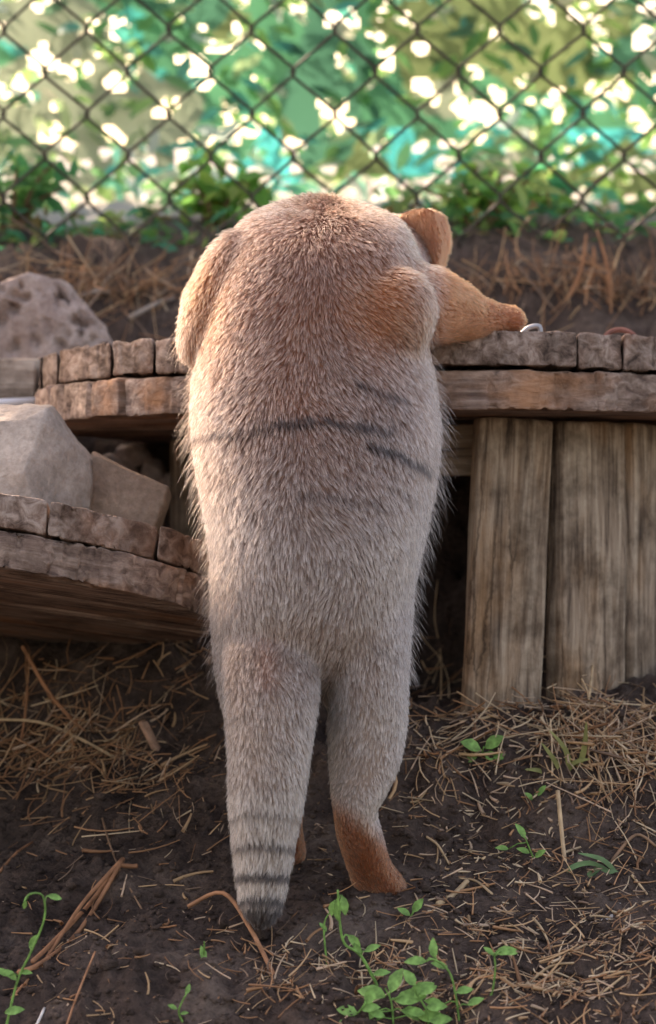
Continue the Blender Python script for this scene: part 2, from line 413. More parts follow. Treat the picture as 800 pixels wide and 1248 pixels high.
def hull_rock(name, front, Yf, depth, mat, seed, shrink=.8, bev=.006, rough=.004, pits=0, freq=16, bulge=(), fine=.0075):
    """stone whose visible face has this outline; it gets its own depth behind that face"""
    r2 = random.Random(seed); pts = [P(x, y, Yf + r2.uniform(0, depth * .25)) for x, y in front]
    cen = sum(pts, Vector()) / len(pts)
    back = [Vector((cen.x + (p.x - cen.x) * shrink, p.y + depth * r2.uniform(.8, 1.1), cen.z + (p.z - cen.z) * shrink)) for p in pts]
    mid_ = [Vector((p.x, p.y + depth * .45, p.z)) for p in pts]
    extra = [P(x, y, Yf - d) for x, y, d in bulge]
    bm = bmesh.new()
    for p in pts + mid_ + back + extra: bm.verts.new(p - cen)
    h = bmesh.ops.convex_hull(bm, input=bm.verts); bmesh.ops.delete(bm, geom=[v for v in bm.verts if not v.link_faces], context='VERTS')
    bmesh.ops.dissolve_limit(bm, angle_limit=.12, verts=bm.verts, edges=bm.edges)
    bmesh.ops.bevel(bm, geom=list(bm.edges), offset=bev, segments=2, profile=.5, affect='EDGES', clamp_overlap=True)
    bmesh.ops.triangulate(bm, faces=bm.faces)
    for _ in range(5):
        es = [e for e in bm.edges if e.calc_length() > fine]
        if not es: break
        bmesh.ops.subdivide_edges(bm, edges=es, cuts=1); bmesh.ops.triangulate(bm, faces=bm.faces)
    bm.normal_update(); co = np.array([v.co for v in bm.verts]); no = np.array([v.normal for v in bm.verts])
    d = fbm(co + seed, freq, 5, seed, .55) * rough * 2
    if pits: d = d - np.clip(vnoise(co, 75, seed + 3) - .25, 0, 1) * pits - np.clip(vnoise(co, 150, seed + 8) - .3, 0, 1) * pits * .5
    for v, c in zip(bm.verts, co + no * d[:, None]): v.co = c
    me = bpy.data.meshes.new(name); bm.to_mesh(me); bm.free()
    for p in me.polygons: p.use_smooth = True
    o = link(name, me, mat); o.location = cen; return o
o = hull_rock('rock', [(-25, 350), (10, 342), (38, 331), (72, 341), (100, 368), (128, 398), (137, 420), (128, 446), (62, 600), (-25, 600)], 3.60, .10, M_rockA, 5, .75, .005, .006, .034, 16, fine=.0045)
tag(o, 'pitted grey-brown boulder standing behind the pale board', 'rock')
o = hull_rock('rock', [(-110, 520), (-40, 497), (58, 497), (108, 562), (104, 650), (-110, 650)], 3.03, .12, M_rockB, 8, .8, .0018, .0035, 0, 24, [(52, 512, .012), (30, 575, .040), (50, 650, .045), (-90, 600, .02)])
tag(o, 'pale angular rock resting on the leaning plank disc', 'rock')
o = hull_rock('rock', [(97, 575), (112, 552), (203, 594), (207, 604), (188, 660), (96, 660)], 3.07, .09, M_rockC, 14, .8, .0015, .0025, 0, 26, [(185, 650, .010), (110, 650, .012)])
tag(o, 'smaller brown flat-faced rock leaning against the pale rock', 'rock')
o = hull_rock('rock', [(-230, 520), (-150, 503), (-40, 500), (22, 506), (38, 560), (30, 720), (-230, 720)], 3.37, .2, M_rockC, 41, .9, .004, .005, 0, 18)
tag(o, 'squat brown rock that carries the pale board and the metal rod', 'rock')
for k, (px, py, s_) in enumerate([(135, 566, .020), (162, 556, .021), (187, 574, .018), (205, 590, .016), (150, 580, .018)]):
    yy_ = next(Y for Y in np.arange(3.3, 4.0, .01) if P(px, py, Y).z <= gz(P(px, py, Y).x, Y) or Y > 3.98); c = P(px, py, yy_ - .01)
    o = rock('stone', c, (s_, s_ * .9, s_ * .8), M_rockP, 30 + k, 7, .04)
    tag(o, 'small stone with pink sunlight put into its colour, in the pile under the spool flange', 'stone', 'stones coloured as sunlit under the flange')
# pale board and steel rod at the left edge
me = plank_poly([(-.30, -.05), (.045, -.05), (.045, .05), (-.30, .05)], .044, 300, .0012)
o = link('board', me, wood_mat('pale_board', [(.26, .2, .16), (.42, .34, .28), (.52, .44, .37)], warm_amt=.2)); o.location = P(0, 437, 3.50) + Vector((0, 0, 0)); o.rotation_euler = (0, R(1), R(-3))
tag(o, 'pale sawn board under the pitted boulder', 'board')
a_, b_ = P(-160, 498, 3.40), P(46, 489, 3.43)
V, F = tube([a_, a_.lerp(b_, .5), b_], .0045, 10)
o = link('metal_rod', mesh_from(V, F), M_steel); tag(o, 'metal rod, its shine put in as white, poking out beneath the pale board', 'rod')

# ------------------------------------------------------------------ small metal bits on the spool top
def top_z(x, y):
    return Zc + (SPC.y - y) * math.tan(TILT)
bx = P(650, 405, 3.12); bz = top_z(bx.x, 3.12)
pts = smooth_path([Vector((bx.x - .012, 3.12, bz + .003)), Vector((bx.x - .004, 3.12, bz + .010)), Vector((bx.x + .006, 3.12, bz + .011)), Vector((bx.x + .008, 3.12, bz + .001)), Vector((bx.x + .016, 3.125, bz + .002))], 4)
V, F = tube(pts, .0024, 6); o = link('metal_clip', mesh_from(V, F), M_galv)
tag(o, 'bent grey metal clip lying on the flange by the paw', 'clip')
for px, r_, mt, lab in ((713, .010, M_galv, 'small thin grey wire loop on the spool flange'), (757, .017, M_rust, 'reddish rusty wire loop on the spool flange')):
    c = P(px, 405, 3.2); z0 = top_z(c.x, 3.2)
    pts = [Vector((c.x + r_ * math.cos(t), 3.2 + .012 * math.sin(t * 1), z0 - .002 + r_ * .8 * max(0, math.sin(t)) + .003)) for t in np.linspace(-.2, math.pi + .2, 16)]
    V, F = tube(pts, .0016 if mt is M_galv else .0026, 6); o = link('wire_loop', mesh_from(V, F), mt); tag(o, lab, 'wire')

# ------------------------------------------------------------------ chain-link fence
FY = 3.98
k0 = P(206, 138, FY); hw = (P(256.5, 138, FY) - k0).x; hh = k0.z - P(206, 189.6, FY).z
fence = empty('chain_link_fence', (0, FY, .56)); tag(fence, 'dark diamond wire mesh fence along the top of the soil bank', 'fence')
zlow, zhigh = .45, 2.05
n0, n1 = -int((zhigh - k0.z) / hh), int((k0.z - zlow) / hh)
r_ = random.Random(3)
for i in range(-22, 22):
    pts = []
    for nn in range(n0, n1 + 1):
        odd = (nn + i) % 2
        x = k0.x + hw * (i + (1 if odd else 0)) + (.002 if odd else -.002) + r_.uniform(-.0012, .0012)
        z = k0.z - nn * hh + r_.uniform(-.0012, .0012); yo = .0022 if odd else -.0022
        sg = -1 if odd else 1
        wob = .012 * math.sin(x * 3 + z * 2)
        pts += [Vector((x + sg * .004, wob - yo * .2, z - .56 + .006)), Vector((x, wob + yo * 1.3, z - .56)), Vector((x + sg * .004, wob + yo * .2, z - .56 - .006))]
    V, F = tube(pts, .0021, 5); link('wire', mesh_from(V, F), M_wire, fence)
for sx_ in (-1.02, 1.10):
    V, F = tube([Vector((sx_, .03, -.35)), Vector((sx_, .03, .7)), Vector((sx_, .03, 1.55))], .024, 12); link('post', mesh_from(V, F), M_galv, fence)
V, F = tube([Vector((-1.05, .01, 1.5)), Vector((0, .01, 1.5)), Vector((1.13, .01, 1.5))], .016, 10); link('rail', mesh_from(V, F), M_galv, fence)

# ------------------------------------------------------------------ camouflage net behind the fence
NY = 4.75
net = empty('camouflage_net', (0, NY, .7)); tag(net, 'green and teal leafy camouflage netting hung behind the wire fence', 'netting')
nxs = np.arange(-1.6, 1.6, .0055); nzs = np.arange(.60, 2.3, .0055)
NX, NZ = np.meshgrid(nxs, nzs); pz = np.stack([NX, NZ, np.zeros_like(NX)], -1).reshape(-1, 3)
hem = fbm(np.stack([nxs, nxs * 0, nxs * 0], -1), 4.5, 2, 44) * .05
depth = .05 * fbm(pz, 3.2, 3, 40) + .03 * np.sin(NX.reshape(-1) * 15 + NZ.reshape(-1) * 2)
keep = np.ones(NX.shape, bool)
r2 = np.random.default_rng(31); holes = []
while len(holes) < 2400:
    hx, hz = r2.uniform(-1.5, 1.5), r2.uniform(.62, 2.2)
    dn = vnoise(np.array([[hx, hz, 0.]]), 3.5, 62)[0] * .5 + .5 + .25 * (hz < .80) + .15 * (hx > .15)
    if r2.random() > dn * .8: continue
    L_ = r2.uniform(.010, .026); W_ = L_ * r2.uniform(.25, .55); th = r2.choice([-.55, -.3, .5, .7, 2.2]) + r2.normal(0, .25); holes.append((hx, hz, th))
    a0_, a1_ = np.searchsorted(nxs, [hx - L_, hx + L_]); b0_, b1_ = np.searchsorted(nzs, [hz - L_, hz + L_])
    gx = NX[b0_:b1_, a0_:a1_] - hx; gz_ = NZ[b0_:b1_, a0_:a1_] - hz
    u_ = (gx * math.cos(th) + gz_ * math.sin(th)) / L_; v_ = (-gx * math.sin(th) + gz_ * math.cos(th)) / W_
    keep[b0_:b1_, a0_:a1_] &= ~((np.abs(u_) < 1) & (np.abs(v_) < np.clip(1 - u_ * u_, 0, 1)))
keep &= NZ > (.725 + hem)[None, :]
ii = np.arange(NX.size).reshape(NX.shape)
kq = keep[:-1, :-1] & keep[1:, 1:] & keep[:-1, 1:] & keep[1:, :-1]
q = np.stack([ii[:-1, :-1], ii[:-1, 1:], ii[1:, 1:], ii[1:, :-1]], -1)[kq]
v = np.stack([NX.reshape(-1), depth, NZ.reshape(-1) - .7], -1)
used, inv = np.unique(q.reshape(-1), return_inverse=True)
me = mesh_np(v[used], inv.reshape(-1, 4))
pal = np.array([(.05, .21, .12), (.12, .17, .08), (.02, .34, .31), (.20, .25, .19), (.04, .15, .10), (.03, .46, .48)])
def camo(p):
    a = vnoise(p, 6.5, 71) * .6 + vnoise(p, 14, 72) * .3; b = vnoise(p + 9, 5.0, 73) * .7 + vnoise(p, 17, 74) * .3
    low = np.clip((.82 - p[:, 1]) / .12, 0, 1)
    ind = np.where(a > .16, 1, np.where(a < -.25, 2, 0)); ind = np.where(b > .3, 3, ind); ind = np.where(b < -.33, 4, ind)
    ind = np.where((b < .1) & (a < .15) & (low > .35), 5, ind)
    return pal[ind]
set_col(me, camo(pz[used])); link('cloth', me, attr_mat('net_cloth', .5, .8), net)
# leaf-cut flaps sewn on the net
def leaf_verts(L_, W_, curl):
    """leaf quad strip, local x along leaf, z up"""
    out = []
    for t, wv in ((0, .12), (.25, .8), (.55, 1), (.82, .6), (1, .05)):
        z = -curl * t * t * L_
        out += [(t * L_, -W_ * wv / 2, z + .12 * W_ * wv), (t * L_, 0, z), (t * L_, W_ * wv / 2, z + .12 * W_ * wv)]
    return np.array(out)
LQ = np.array([(r * 3 + c, r * 3 + c + 1, r * 3 + c + 4, r * 3 + c + 3) for r in range(4) for c in range(2)])
def leaves_mesh(pos, dirs, norms, lens, wids, curls, cols, jitter=.15):
    V = []; Q = []; C = []
    for k in range(len(pos)):
        lv = leaf_verts(lens[k], wids[k], curls[k])
        d = Vector(dirs[k]).normalized(); nrm = Vector(norms[k]); s = nrm.cross(d)
        if s.length < 1e-4: s = Vector((1, 0, 0))
        s.normalize(); u = d.cross(s)
        Mm = np.array((d, s, u))
        V.append(lv @ Mm + pos[k]); Q.append(LQ + 15 * k); C.append(np.repeat(cols[k][None], 15, 0))
    me = mesh_np(np.concatenate(V), np.concatenate(Q)); set_col(me, np.concatenate(C)); return me
N = 8500
px_ = rng.uniform(-1.25, 1.25, N); pz_ = .68 + 1.1 * rng.random(N) ** 1.1
pp = np.stack([px_, pz_, 0 * px_], -1)
dy = .05 * fbm(pp, 3.2, 3, 40) + .03 * np.sin(px_ * 15 + pz_ * 2)
pos = np.stack([px_, dy + np.where(rng.random(N) < .3, rng.uniform(-.05, -.008, N), rng.uniform(.012, .12, N)), pz_ - .7], -1)
ang = rng.choice([-.5, -.75, .5, 2.6, -2.4], N) + rng.normal(0, .35, N)
dirs = np.stack([np.cos(ang), rng.uniform(-.5, .1, N), np.sin(ang)], -1)
norms = np.stack([rng.normal(0, .5, N), -np.ones(N) * .8, rng.uniform(.0, 1.2, N)], -1)
lp = np.array([(.24, .48, .14), (.12, .38, .14), (.38, .52, .28), (.55, .56, .44), (.06, .44, .38), (.05, .18, .11), (.66, .74, .72)])
lc = .72 * lp[rng.choice(7, N, p=[.22, .2, .15, .1, .17, .1, .06])] * rng.uniform(.8, 1.2, (N, 1)) + .28 * camo(pp)
me = leaves_mesh(pos, dirs, norms, rng.uniform(.022, .052, N), rng.uniform(.010, .022, N), rng.uniform(-.3, .8, N), lc)
o = link('leaf_flaps', me, M_leaf, net); o['kind'] = 'stuff'
for sx_ in (-1.45, 1.45):
    V, F = tube([Vector((sx_, .06, -.3)), Vector((sx_, .06, .6)), Vector((sx_, .06, 1.65))], .03, 10); link('pole', mesh_from(V, F), M_twig, net)
V, F = tube([Vector((x, .03 + .02 * math.sin(x * 5), 1.58 - .03 * math.cos(x * 2))) for x in np.linspace(-1.45, 1.45, 24)], .006, 6); link('rope', mesh_from(V, F), M_twigp, net)

# leafy shrubs between the fence and the net
def shrub(base, h, wd, seed, label, n=170, cols=((.10, .30, .08), (.28, .42, .10), (.06, .2, .08))):
    r2 = np.random.default_rng(seed); s_ = empty('leafy_shrub', base)
    tag(s_, label, 'shrub', None)
    V = []; F = []; tips = []
    for k in range(9):
        a = r2.uniform(0, 6.28); top = Vector((math.cos(a) * wd * r2.uniform(.3, 1), math.sin(a) * wd * .6, h * r2.uniform(.5, 1)))
        pts = smooth_path([Vector((0, 0, -.03)), top * .45 + Vector((0, 0, h * .1)), top], 4)
        v_, f_ = tube(pts, [.004 * (1 - .7 * i / len(pts)) for i in range(len(pts))], 5)
        F += [tuple(i + len(V) for i in ff) for ff in f_]; V += v_; tips += pts[3:]
    link('stems', mesh_from(V, F), M_twig, s_)
    tp = np.array([tuple(t) for t in tips]); pk = tp[r2.integers(0, len(tp), n)] + r2.normal(0, .012, (n, 3))
    d = r2.normal(0, 1, (n, 3)); d[:, 2] = d[:, 2] * .5 + .2
    nn = r2.normal(0, .5, (n, 3)); nn[:, 2] += 1
    cc = np.array(cols)[r2.integers(0, len(cols), n)] * r2.uniform(.8, 1.3, (n, 1))
    link('crown', leaves_mesh(pk, d, nn, r2.uniform(.022, .05, n), r2.uniform(.012, .024, n), r2.uniform(0, .6, n), cc), M_leaf, s_)
def gp(px, Y): 
    x = P(px, 300, Y).x; return Vector((x, Y, gz(x, Y)))
shrub(gp(590, 4.15), .09, .08, 1, 'bright green leafy shrub behind the fence beside the cat\'s ear', 110, ((.25, .5, .12), (.4, .55, .2), (.10, .3, .1)))
shrub(gp(690, 4.30), .08, .09, 2, 'low green shrub at the fence foot above the wire loops', 90, ((.06, .40, .20), (.2, .4, .1)))
shrub(gp(262, 4.2), .065, .08, 3, 'green shrub behind the fence beside the cat\'s pale shoulder', 90, ((.15, .4, .1), (.3, .45, .12)))
shrub(gp(15, 4.2), .085, .09, 4, 'dark green shrub behind the fence above the pitted boulder', 100, ((.05, .24, .10), (.12, .34, .10)))

r2 = np.random.default_rng(77); N = 1500
gx = r2.uniform(-.75, .75, N); gy = r2.uniform(4.02, 4.5, N); kp = vnoise(np.stack([gx, gy, gx * 0], -1), 6, 8) > -.35; gx, gy = gx[kp], gy[kp]; N = len(gx)
gpos = np.stack([gx, gy, ground_z(gx, gy) + r2.random(N) ** 2 * .03], -1); gd = r2.normal(0, 1, (N, 3)); gd[:, 2] = np.abs(gd[:, 2]) * .6; gn = r2.normal(0, .5, (N, 3)); gn[:, 2] += 1
gc = np.array([(.05, .20, .08), (.12, .32, .10), (.05, .30, .18), (.25, .38, .12), (.22, .17, .07)])[r2.integers(0, 5, N)] * r2.uniform(.7, 1.2, (N, 1))
o = link('ground_cover', leaves_mesh(gpos, gd, gn, r2.uniform(.015, .04, N), r2.uniform(.008, .018, N), r2.uniform(0, .6, N), gc), M_leaf); o['kind'] = 'stuff'; o['label'] = 'low green ground cover along the foot of the wire fence'; o['category'] = 'ground cover'

# ------------------------------------------------------------------ the cat
cat = empty('cat', P(440, 1090, 2.84)); tag(cat, 'stocky grey-buff wild cat standing on its hind legs, ringed tail hanging down', 'cat')
catM = Matrix.Translation(-cat.location)
def loft(secs, inset=8, seg=28, power=2.3):
    """secs: (y_px, xl, xr, Yc, half_depth); returns closed mesh verts, faces"""
    V = []; F = []; n = len(secs)
    for (y, xl, xr, Yc, hd) in secs:
        c = P((xl + xr) / 2, y, Yc); hwid = max(((xr - xl) / 2 - inset) * Yc / FPX, .004)
        for k in range(seg):
            t = 2 * math.pi * k / seg; ct_, st = math.cos(t), math.sin(t)
            V.append(c + Vector((hwid * abs(ct_) ** (2 / power) * (1 if ct_ > 0 else -1), hd * abs(st) ** (2 / power) * (1 if st > 0 else -1), 0)))
    for i in range(n - 1):
        for k in range(seg):
            k2 = (k + 1) % seg; F.append((i * seg + k, (i + 1) * seg + k, (i + 1) * seg + k2, i * seg + k2))
    F.append(tuple(range(seg))); F.append(tuple((n - 1) * seg + k for k in range(seg))[::-1])
    return V, F
def interp_secs(secs, m=4):
    s = np.array(secs, float); t = np.arange(len(s)); tt = np.linspace(0, len(s) - 1, (len(s) - 1) * m + 1)
    out = []
    for x in tt:
        i = min(int(x), len(s) - 2); f = x - i
        p0, p1, p2, p3 = s[max(i - 1, 0)], s[i], s[i + 1], s[min(i + 2, len(s) - 1)]
        out.append(.5 * (2 * p1 + (p2 - p0) * f + (2 * p0 - 5 * p1 + 4 * p2 - p3) * f * f + (3 * p1 - p0 - 3 * p2 + p3) * f ** 3))
    return [tuple(o) for o in out]
bmc = bmesh.new()
def addmesh(V, F):
    vs_ = [bmc.verts.new(v) for v in V]
    for f in F:
        try: bmc.faces.new([vs_[i] for i in f])
        except ValueError: pass
def ellipsoid(c, r, rot=None):
    M_ = Matrix.Translation(c) @ ((rot.to_4x4() if rot else Matrix.Identity(4))) @ Matrix.Diagonal((*r, 1))
    bmesh.ops.create_icosphere(bmc, subdivisions=3, radius=1, matrix=M_)
def limb(pts, rad, n=5):
    pp_ = smooth_path(pts, n); rr = np.interp(np.linspace(0, len(pts) - 1, len(pp_)), range(len(pts)), rad)
    addmesh(*tube(pp_, list(rr), 18))
    ellipsoid(pts[0], (rad[0],) * 3); ellipsoid(pts[-1], (rad[-1],) * 3)
torso = [(240, 370, 405, 2.998, .008), (247, 345, 432, 2.995, .028), (259, 315, 465, 2.99, .052), (275, 290, 494, 2.98, .072), (310, 266, 512, 2.965, .09), (360, 248, 520, 2.95, .098),
         (420, 238, 526, 2.935, .098), (470, 232, 533, 2.92, .10), (520, 234, 537, 2.905, .103), (570, 239, 534, 2.895, .105), (620, 247, 526, 2.885, .105),
         (670, 255, 516, 2.875, .10), (720, 256, 506, 2.87, .092), (765, 258, 500, 2.868, .08), (800, 285, 480, 2.87, .064), (850, 330, 450, 2.88, .035)]
addmesh(*loft(interp_secs(torso), 7))
legR = [(690, 395, 505, 2.88, .07), (760, 396, 501, 2.87, .07), (820, 399, 498, 2.862, .062), (880, 399, 496, 2.85, .052), (930, 400, 489, 2.832, .042), (965, 402, 474, 2.815, .033),
        (990, 403, 461, 2.806, .025), (1020, 407, 470, 2.812, .022), (1050, 417, 480, 2.826, .022), (1072, 424, 496, 2.842, .027), (1085, 428, 502, 2.855, .034), (1092, 434, 496, 2.855, .028)]
addmesh(*loft(interp_secs(legR, 3), 4))
for j in range(4): ellipsoid(P(446 + j * 13, 1083 - (j == 3) * 2, 2.878 - abs(j - 1.6) * .006), (.0085, .013, .0075))
legL = [(690, 262, 390, 2.89, .07), (760, 258, 392, 2.885, .072), (820, 262, 390, 2.882, .064), (880, 276, 384, 2.878, .05), (930, 304, 380, 2.868, .04), (965, 312, 376, 2.856, .03),
        (990, 316, 374, 2.85, .023), (1012, 318, 374, 2.862, .02), (1032, 316, 377, 2.885, .028), (1044, 316, 378, 2.895, .032), (1050, 322, 372, 2.895, .026)]
addmesh(*loft(interp_secs(legL, 3), 5))
pxm = 2.77 / FPX
tail = [(y, xl, xr, yc, ((xr - xl) / 2 - 8) * pxm) for (y, xl, xr, yc) in
        [(690, 300, 372, 2.88), (725, 282, 388, 2.858), (770, 271, 397, 2.834), (820, 267, 396, 2.808), (870, 270, 391, 2.786), (920, 273, 383, 2.768), (970, 274, 376, 2.758), (1020, 278, 366, 2.752), (1060, 282, 359, 2.75), (1095, 287, 351, 2.748), (1113, 293, 345, 2.748), (1123, 302, 337, 2.749)]]
addmesh(*loft(interp_secs(tail, 3), 8, power=2.0))
# right upper arm, forearm on the flange, paw
ellipsoid(P(475, 384, 2.893), (.038, .042, .043), Matrix.Rotation(R(25), 3, 'Y'))
ellipsoid(P(486, 355, 2.945), (.034, .045, .032))
limb([P(468, 372, 2.91), P(505, 372, 2.945), P(540, 375, 2.99), P(575, 385, 3.03), P(605, 388, 3.055), P(618, 389, 3.062)], [.036, .037, .029, .0195, .0145, .0135])
ellipsoid(P(622, 389, 3.064), (.0145, .018, .0130))
for j, dyy in enumerate((-.012, -.004, .004, .012)):
    ellipsoid(P(632 - abs(j - 1.4) * 2.0, 392, 3.064 + dyy), (.009, .0052, .0085))
# left arm
ellipsoid(P(265, 362, 2.942), (.025, .042, .064), Matrix.Rotation(R(22), 3, 'Y'))
limb([P(262, 365, 2.95), P(256, 385, 3.0), P(254, 398, 3.06), P(258, 396, 3.11), P(262, 396, 3.14)], [.026, .024, .018, .013, .012])
for j, dxx in enumerate((-.012, -.004, .004, .012)):
    p = P(262, 398, 3.152); ellipsoid(p + Vector((dxx, -abs(j - 1.5) * .002, 0)), (.0046, .008, .0062))
# neck, head, muzzle
limb([P(405, 335, 3.0), P(430, 335, 3.06), P(450, 340, 3.12)], [.055, .055, .055])
HC = P(452, 336, 3.15); ellipsoid(HC, (.066, .055, .058))
ellipsoid(HC + Vector((.004, .05, -.018)), (.026, .022, .018)); ellipsoid(HC + Vector((.004, .04, -.03)), (.024, .018, .012))
me0 = bpy.data.meshes.new('raw'); bmesh.ops.recalc_face_normals(bmc, faces=bmc.faces); bmc.to_mesh(me0); bmc.free()
tmp = bpy.data.objects.new('raw', me0); col.objects.link(tmp)
md = tmp.modifiers.new('r', 'REMESH'); md.mode = 'VOXEL'; md.voxel_size = .0042
md = tmp.modifiers.new('s', 'SMOOTH'); md.factor = .5; md.iterations = 9
dg = bpy.context.evaluated_depsgraph_get(); body_me = bpy.data.meshes.new_from_object(tmp.evaluated_get(dg))
bpy.data.objects.remove(tmp); body_me.name = 'cat_body'; body_me.transform(catM)
body_me.polygons.foreach_set('use_smooth', [True] * len(body_me.polygons))
M_skin = attr_mat('cat_underfur', 0, .9)
body = link('body', body_me, M_skin, cat)
OFF = np.array(cat.location)
# ear: cupped shell
def ear_mesh(mirror=False):
    bl = [P(487, 262, 3.135), P(498, 280, 3.14), P(510, 300, 3.14), P(524, 326, 3.135)]
    br = [P(543, 262, 3.11), P(549, 285, 3.115), P(547, 306, 3.12), P(537, 330, 3.125)]
    bl = smooth_path(bl, 4); br = smooth_path(br, 4); G = []
    nu = 9
    for a_, b_ in zip(bl, br):
        row = []
        for i in range(nu):
            t = i / (nu - 1); p = a_.lerp(b_, t); p = p + Vector((0, -.012 * math.sin(math.pi * t) + (.016 * max(0, t - .72) / .28), 0)); p = p + Vector((0, 0, .006 * math.sin(math.pi * t) * max(0, 1 - len(G) / 5))); row.append(p)
        G.append(row)
    V = [p for r in G for p in r]; n_ = len(V); nr = len(G)
    nm = Vector((.25, -1, .1)).normalized()
    V2 = [p - nm * .0022 for p in V]
    F = []
    for i in range(nr - 1):
        for j in range(nu - 1):
            a_ = i * nu + j; F.append((a_, a_ + 1, a_ + nu + 1, a_ + nu)); F.append((n_ + a_, n_ + a_ + nu, n_ + a_ + nu + 1, n_ + a_ + 1))
    ring = [i for i in range(nu)] + [i * nu + nu - 1 for i in range(1, nr)] + [(nr - 1) * nu + j for j in range(nu - 2, -1, -1)] + [i * nu for i in range(nr - 2, 0, -1)]
    for a_, b_ in zip(ring, ring[1:] + ring[:1]): F.append((b_, a_, n_ + a_, n_ + b_))
    V = V + V2
    if mirror:
        ax = HC.x - .002
        V = [Vector((2 * ax - p.x, p.y + .02, p.z - .03)) for p in V]; F = [f[::-1] for f in F]
    me = mesh_from(V, F); bm = bmesh.new(); bm.from_mesh(me); bmesh.ops.recalc_face_normals(bm, faces=bm.faces); bm.to_mesh(me); bm.free()
    me.transform(catM); return me
M_ear = plain('ear_skin', (.40, .17, .10), .8, var=.2, trans=.25)
ear_objs = [link('ear', ear_mesh(False), M_ear, cat), link('ear', ear_mesh(True), M_ear, cat)]
# face, turned away from the camera
M_eye = plain('eye', (.35, .30, .05), .1, var=.1); M_nose = plain('nose', (.25, .10, .09), .5)
for sx_ in (-1, 1):
    bm = bmesh.new(); bmesh.ops.create_icosphere(bm, subdivisions=3, radius=.0085); me = bpy.data.meshes.new('eye'); bm.to_mesh(me); bm.free()
    o = link('eye', me, M_eye, cat); o.location = HC + Vector((.004 + sx_ * .026, .047, .006)) - cat.location
bm = bmesh.new(); bmesh.ops.create_icosphere(bm, subdivisions=3, radius=1, matrix=Matrix.Diagonal((.008, .006, .0055, 1))); me = bpy.data.meshes.new('nose'); bm.to_mesh(me); bm.free()
o = link('nose', me, M_nose, cat); o.location = HC + Vector((.004, .072, -.012)) - cat.location

# --- coat colour from position on the animal
def seg_dist(px, py, poly):
    d = np.full(len(px), 1e9)
    for (x0, y0), (x1, y1) in zip(poly[:-1], poly[1:]):
        vx, vy = x1 - x0, y1 - y0; t = np.clip(((px - x0) * vx + (py - y0) * vy) / (vx * vx + vy * vy), 0, 1)
        d = np.minimum(d, np.hypot(px - x0 - t * vx, py - y0 - t * vy))
    return d
def sm(a, b, x): t = np.clip((x - a) / (b - a), 0, 1); return t * t * (3 - 2 * t)
STR = [([(238, 543), (290, 534), (345, 523), (400, 521), (440, 526), (478, 532)], 5.5, 1.), ([(450, 549), (485, 560), (518, 584)], 5.5, 1.), ([(438, 474), (470, 486), (497, 498)], 4.8, .9),
       ([(236, 505), (262, 492), (282, 484)], 4, .4), ([(365, 608), (420, 617), (468, 624)], 5, .6), ([(258, 603), (300, 588)], 4.5, .55), ([(475, 600), (505, 622)], 4.5, .55),
       ([(300, 480), (350, 468)], 4, .25), ([(455, 795), (485, 815)], 5, .35), ([(330, 795), (382, 822)], 4, .35), ([(420, 510), (490, 520)], 3, .3)]
RINGS = [(1101, 6, 1.), (1073, 5.5, 1.), (1037, 5, .9), (1000, 4, .7), (962, 3, .4), (920, 3, .3), (880, 3, .3), (845, 3, .25)]
